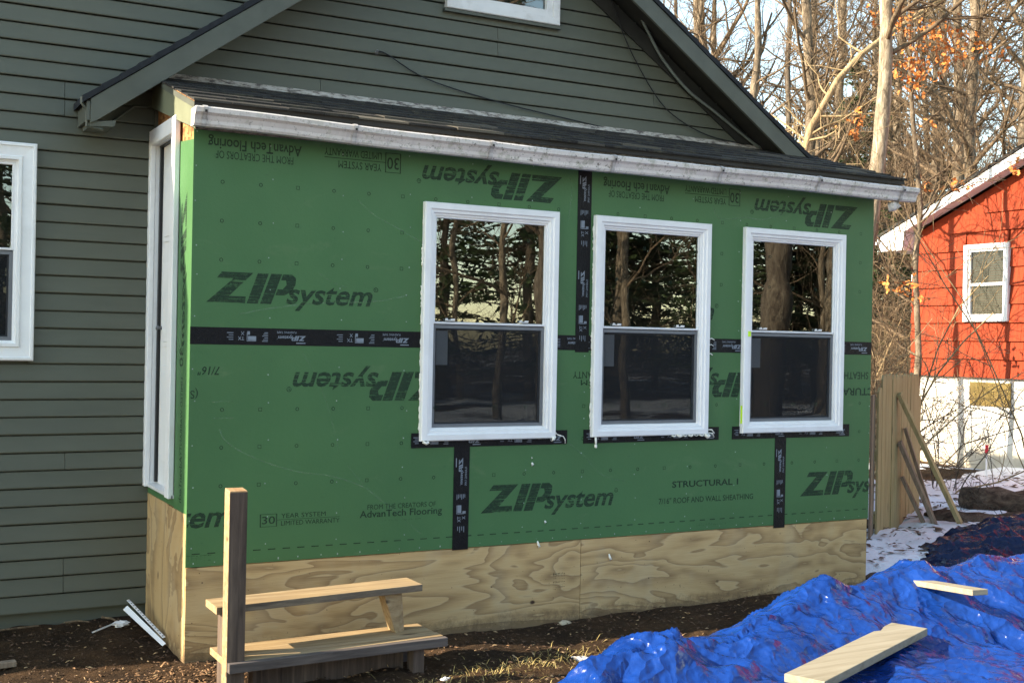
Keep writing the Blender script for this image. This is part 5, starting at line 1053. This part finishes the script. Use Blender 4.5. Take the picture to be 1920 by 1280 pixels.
def near_area(rng):
    while True:
        x, y = rng.uniform(-2.4, 4.5), rng.uniform(-2.6, .95)
        if y > .0 and x > -.03: continue
        return x, y
def grass_area(rng):
    cs = ((1.25, -.85), (1.55, -.78), (1.0, -.95), (1.8, -.70), (.3, -1.0), (.7, -1.1), (1.3, -1.2), (.55, -.95), (2.1, -.6)); c = cs[rng.integers(len(cs))]; return c[0]+rng.normal()*.13, c[1]+rng.normal()*.07
scatter('wood_chips', 1100, near_area, chip, MT['chip_0'], 1, 'pale wood chips and splinters strewn over the soil', 'wood chips')
scatter('leaf_litter', 8000, near_area, chip, MT['chip_1'], 2, 'dark brown leaf litter strewn over the soil by the house', 'leaf litter')
scatter('bark_mulch', 1500, lambda r: (r.normal()*.55+.0, r.normal()*.16-.30) , chip, MT['chip_2'], 3, 'brown bark mulch at the porch corner', 'mulch')
def bark_bit(rng, x, y, z, V, F):
    n0 = len(V); chip(rng, x, y, z+.05, V, F); L = rng.uniform(1.5, 4.5)
    for q in range(n0, len(V)): V[q] = (x+(V[q][0]-x)*L, y+(V[q][1]-y)*L, float(max(snow_z(np.array(x), np.array(y)), gz(x, y)))+.004+(V[q][2]-z-.05)*1.5)
scatter('bark_debris', 2600, lambda r: (r.uniform(5.0, 11.5), r.uniform(-.1, 4.2)), bark_bit, MT['chip_1'], 6, 'dark bark flakes and twigs scattered over the snow by the logs', 'bark debris')
scatter('dead_grass', 1000, grass_area, blade, MT['grass'], 4, 'tufts of dead yellow grass in front of the steps', 'grass')
rr = random.Random(77)
for (x, y, r, l_) in ((1.28, -.10, .05, 'flat grey stone half buried at the right end of the steps'), (2.30, -.05, .035, 'pale pebble at the foot of the plywood seam'), (.93, -.93, .028, 'small white stone on the soil in front of the steps'), (1.13, -.80, .022, 'whitish pebble just right of the small white stone')):
    z = gzf(x, y); solo('stone', crumple((x, y, z), r, 8, int(x*100)), MT['old_white_vinyl'] if r < .03 else MT['painted_masonry'], l_, 'stone', (x, y, z), True)
for (u, v, l_) in ((1195, 1229, 'curled orange leaf on the soil near the tip of the blue tarp'), (1228, 1214, 'pale splinter of wood on the soil above the blue tarp')):
    p = on(2, .02, u, v); g = G(); z = gzf(p[0], p[1])+.008; g.face([(p[0]-.06, p[1]-.01, z), (p[0]-.02, p[1]-.025, z+.012), (p[0]+.05, p[1]-.015, z+.004), (p[0]+.065, p[1]+.01, z+.02), (p[0]-.01, p[1]+.015, z+.01)]); solo('fallen_leaf' if 'leaf' in l_ else 'wood_splinter', g, MT['leaf_orange'] if 'leaf' in l_ else MT['chip_0'], l_, 'leaf' if 'leaf' in l_ else 'splinter', (p[0], p[1], z))
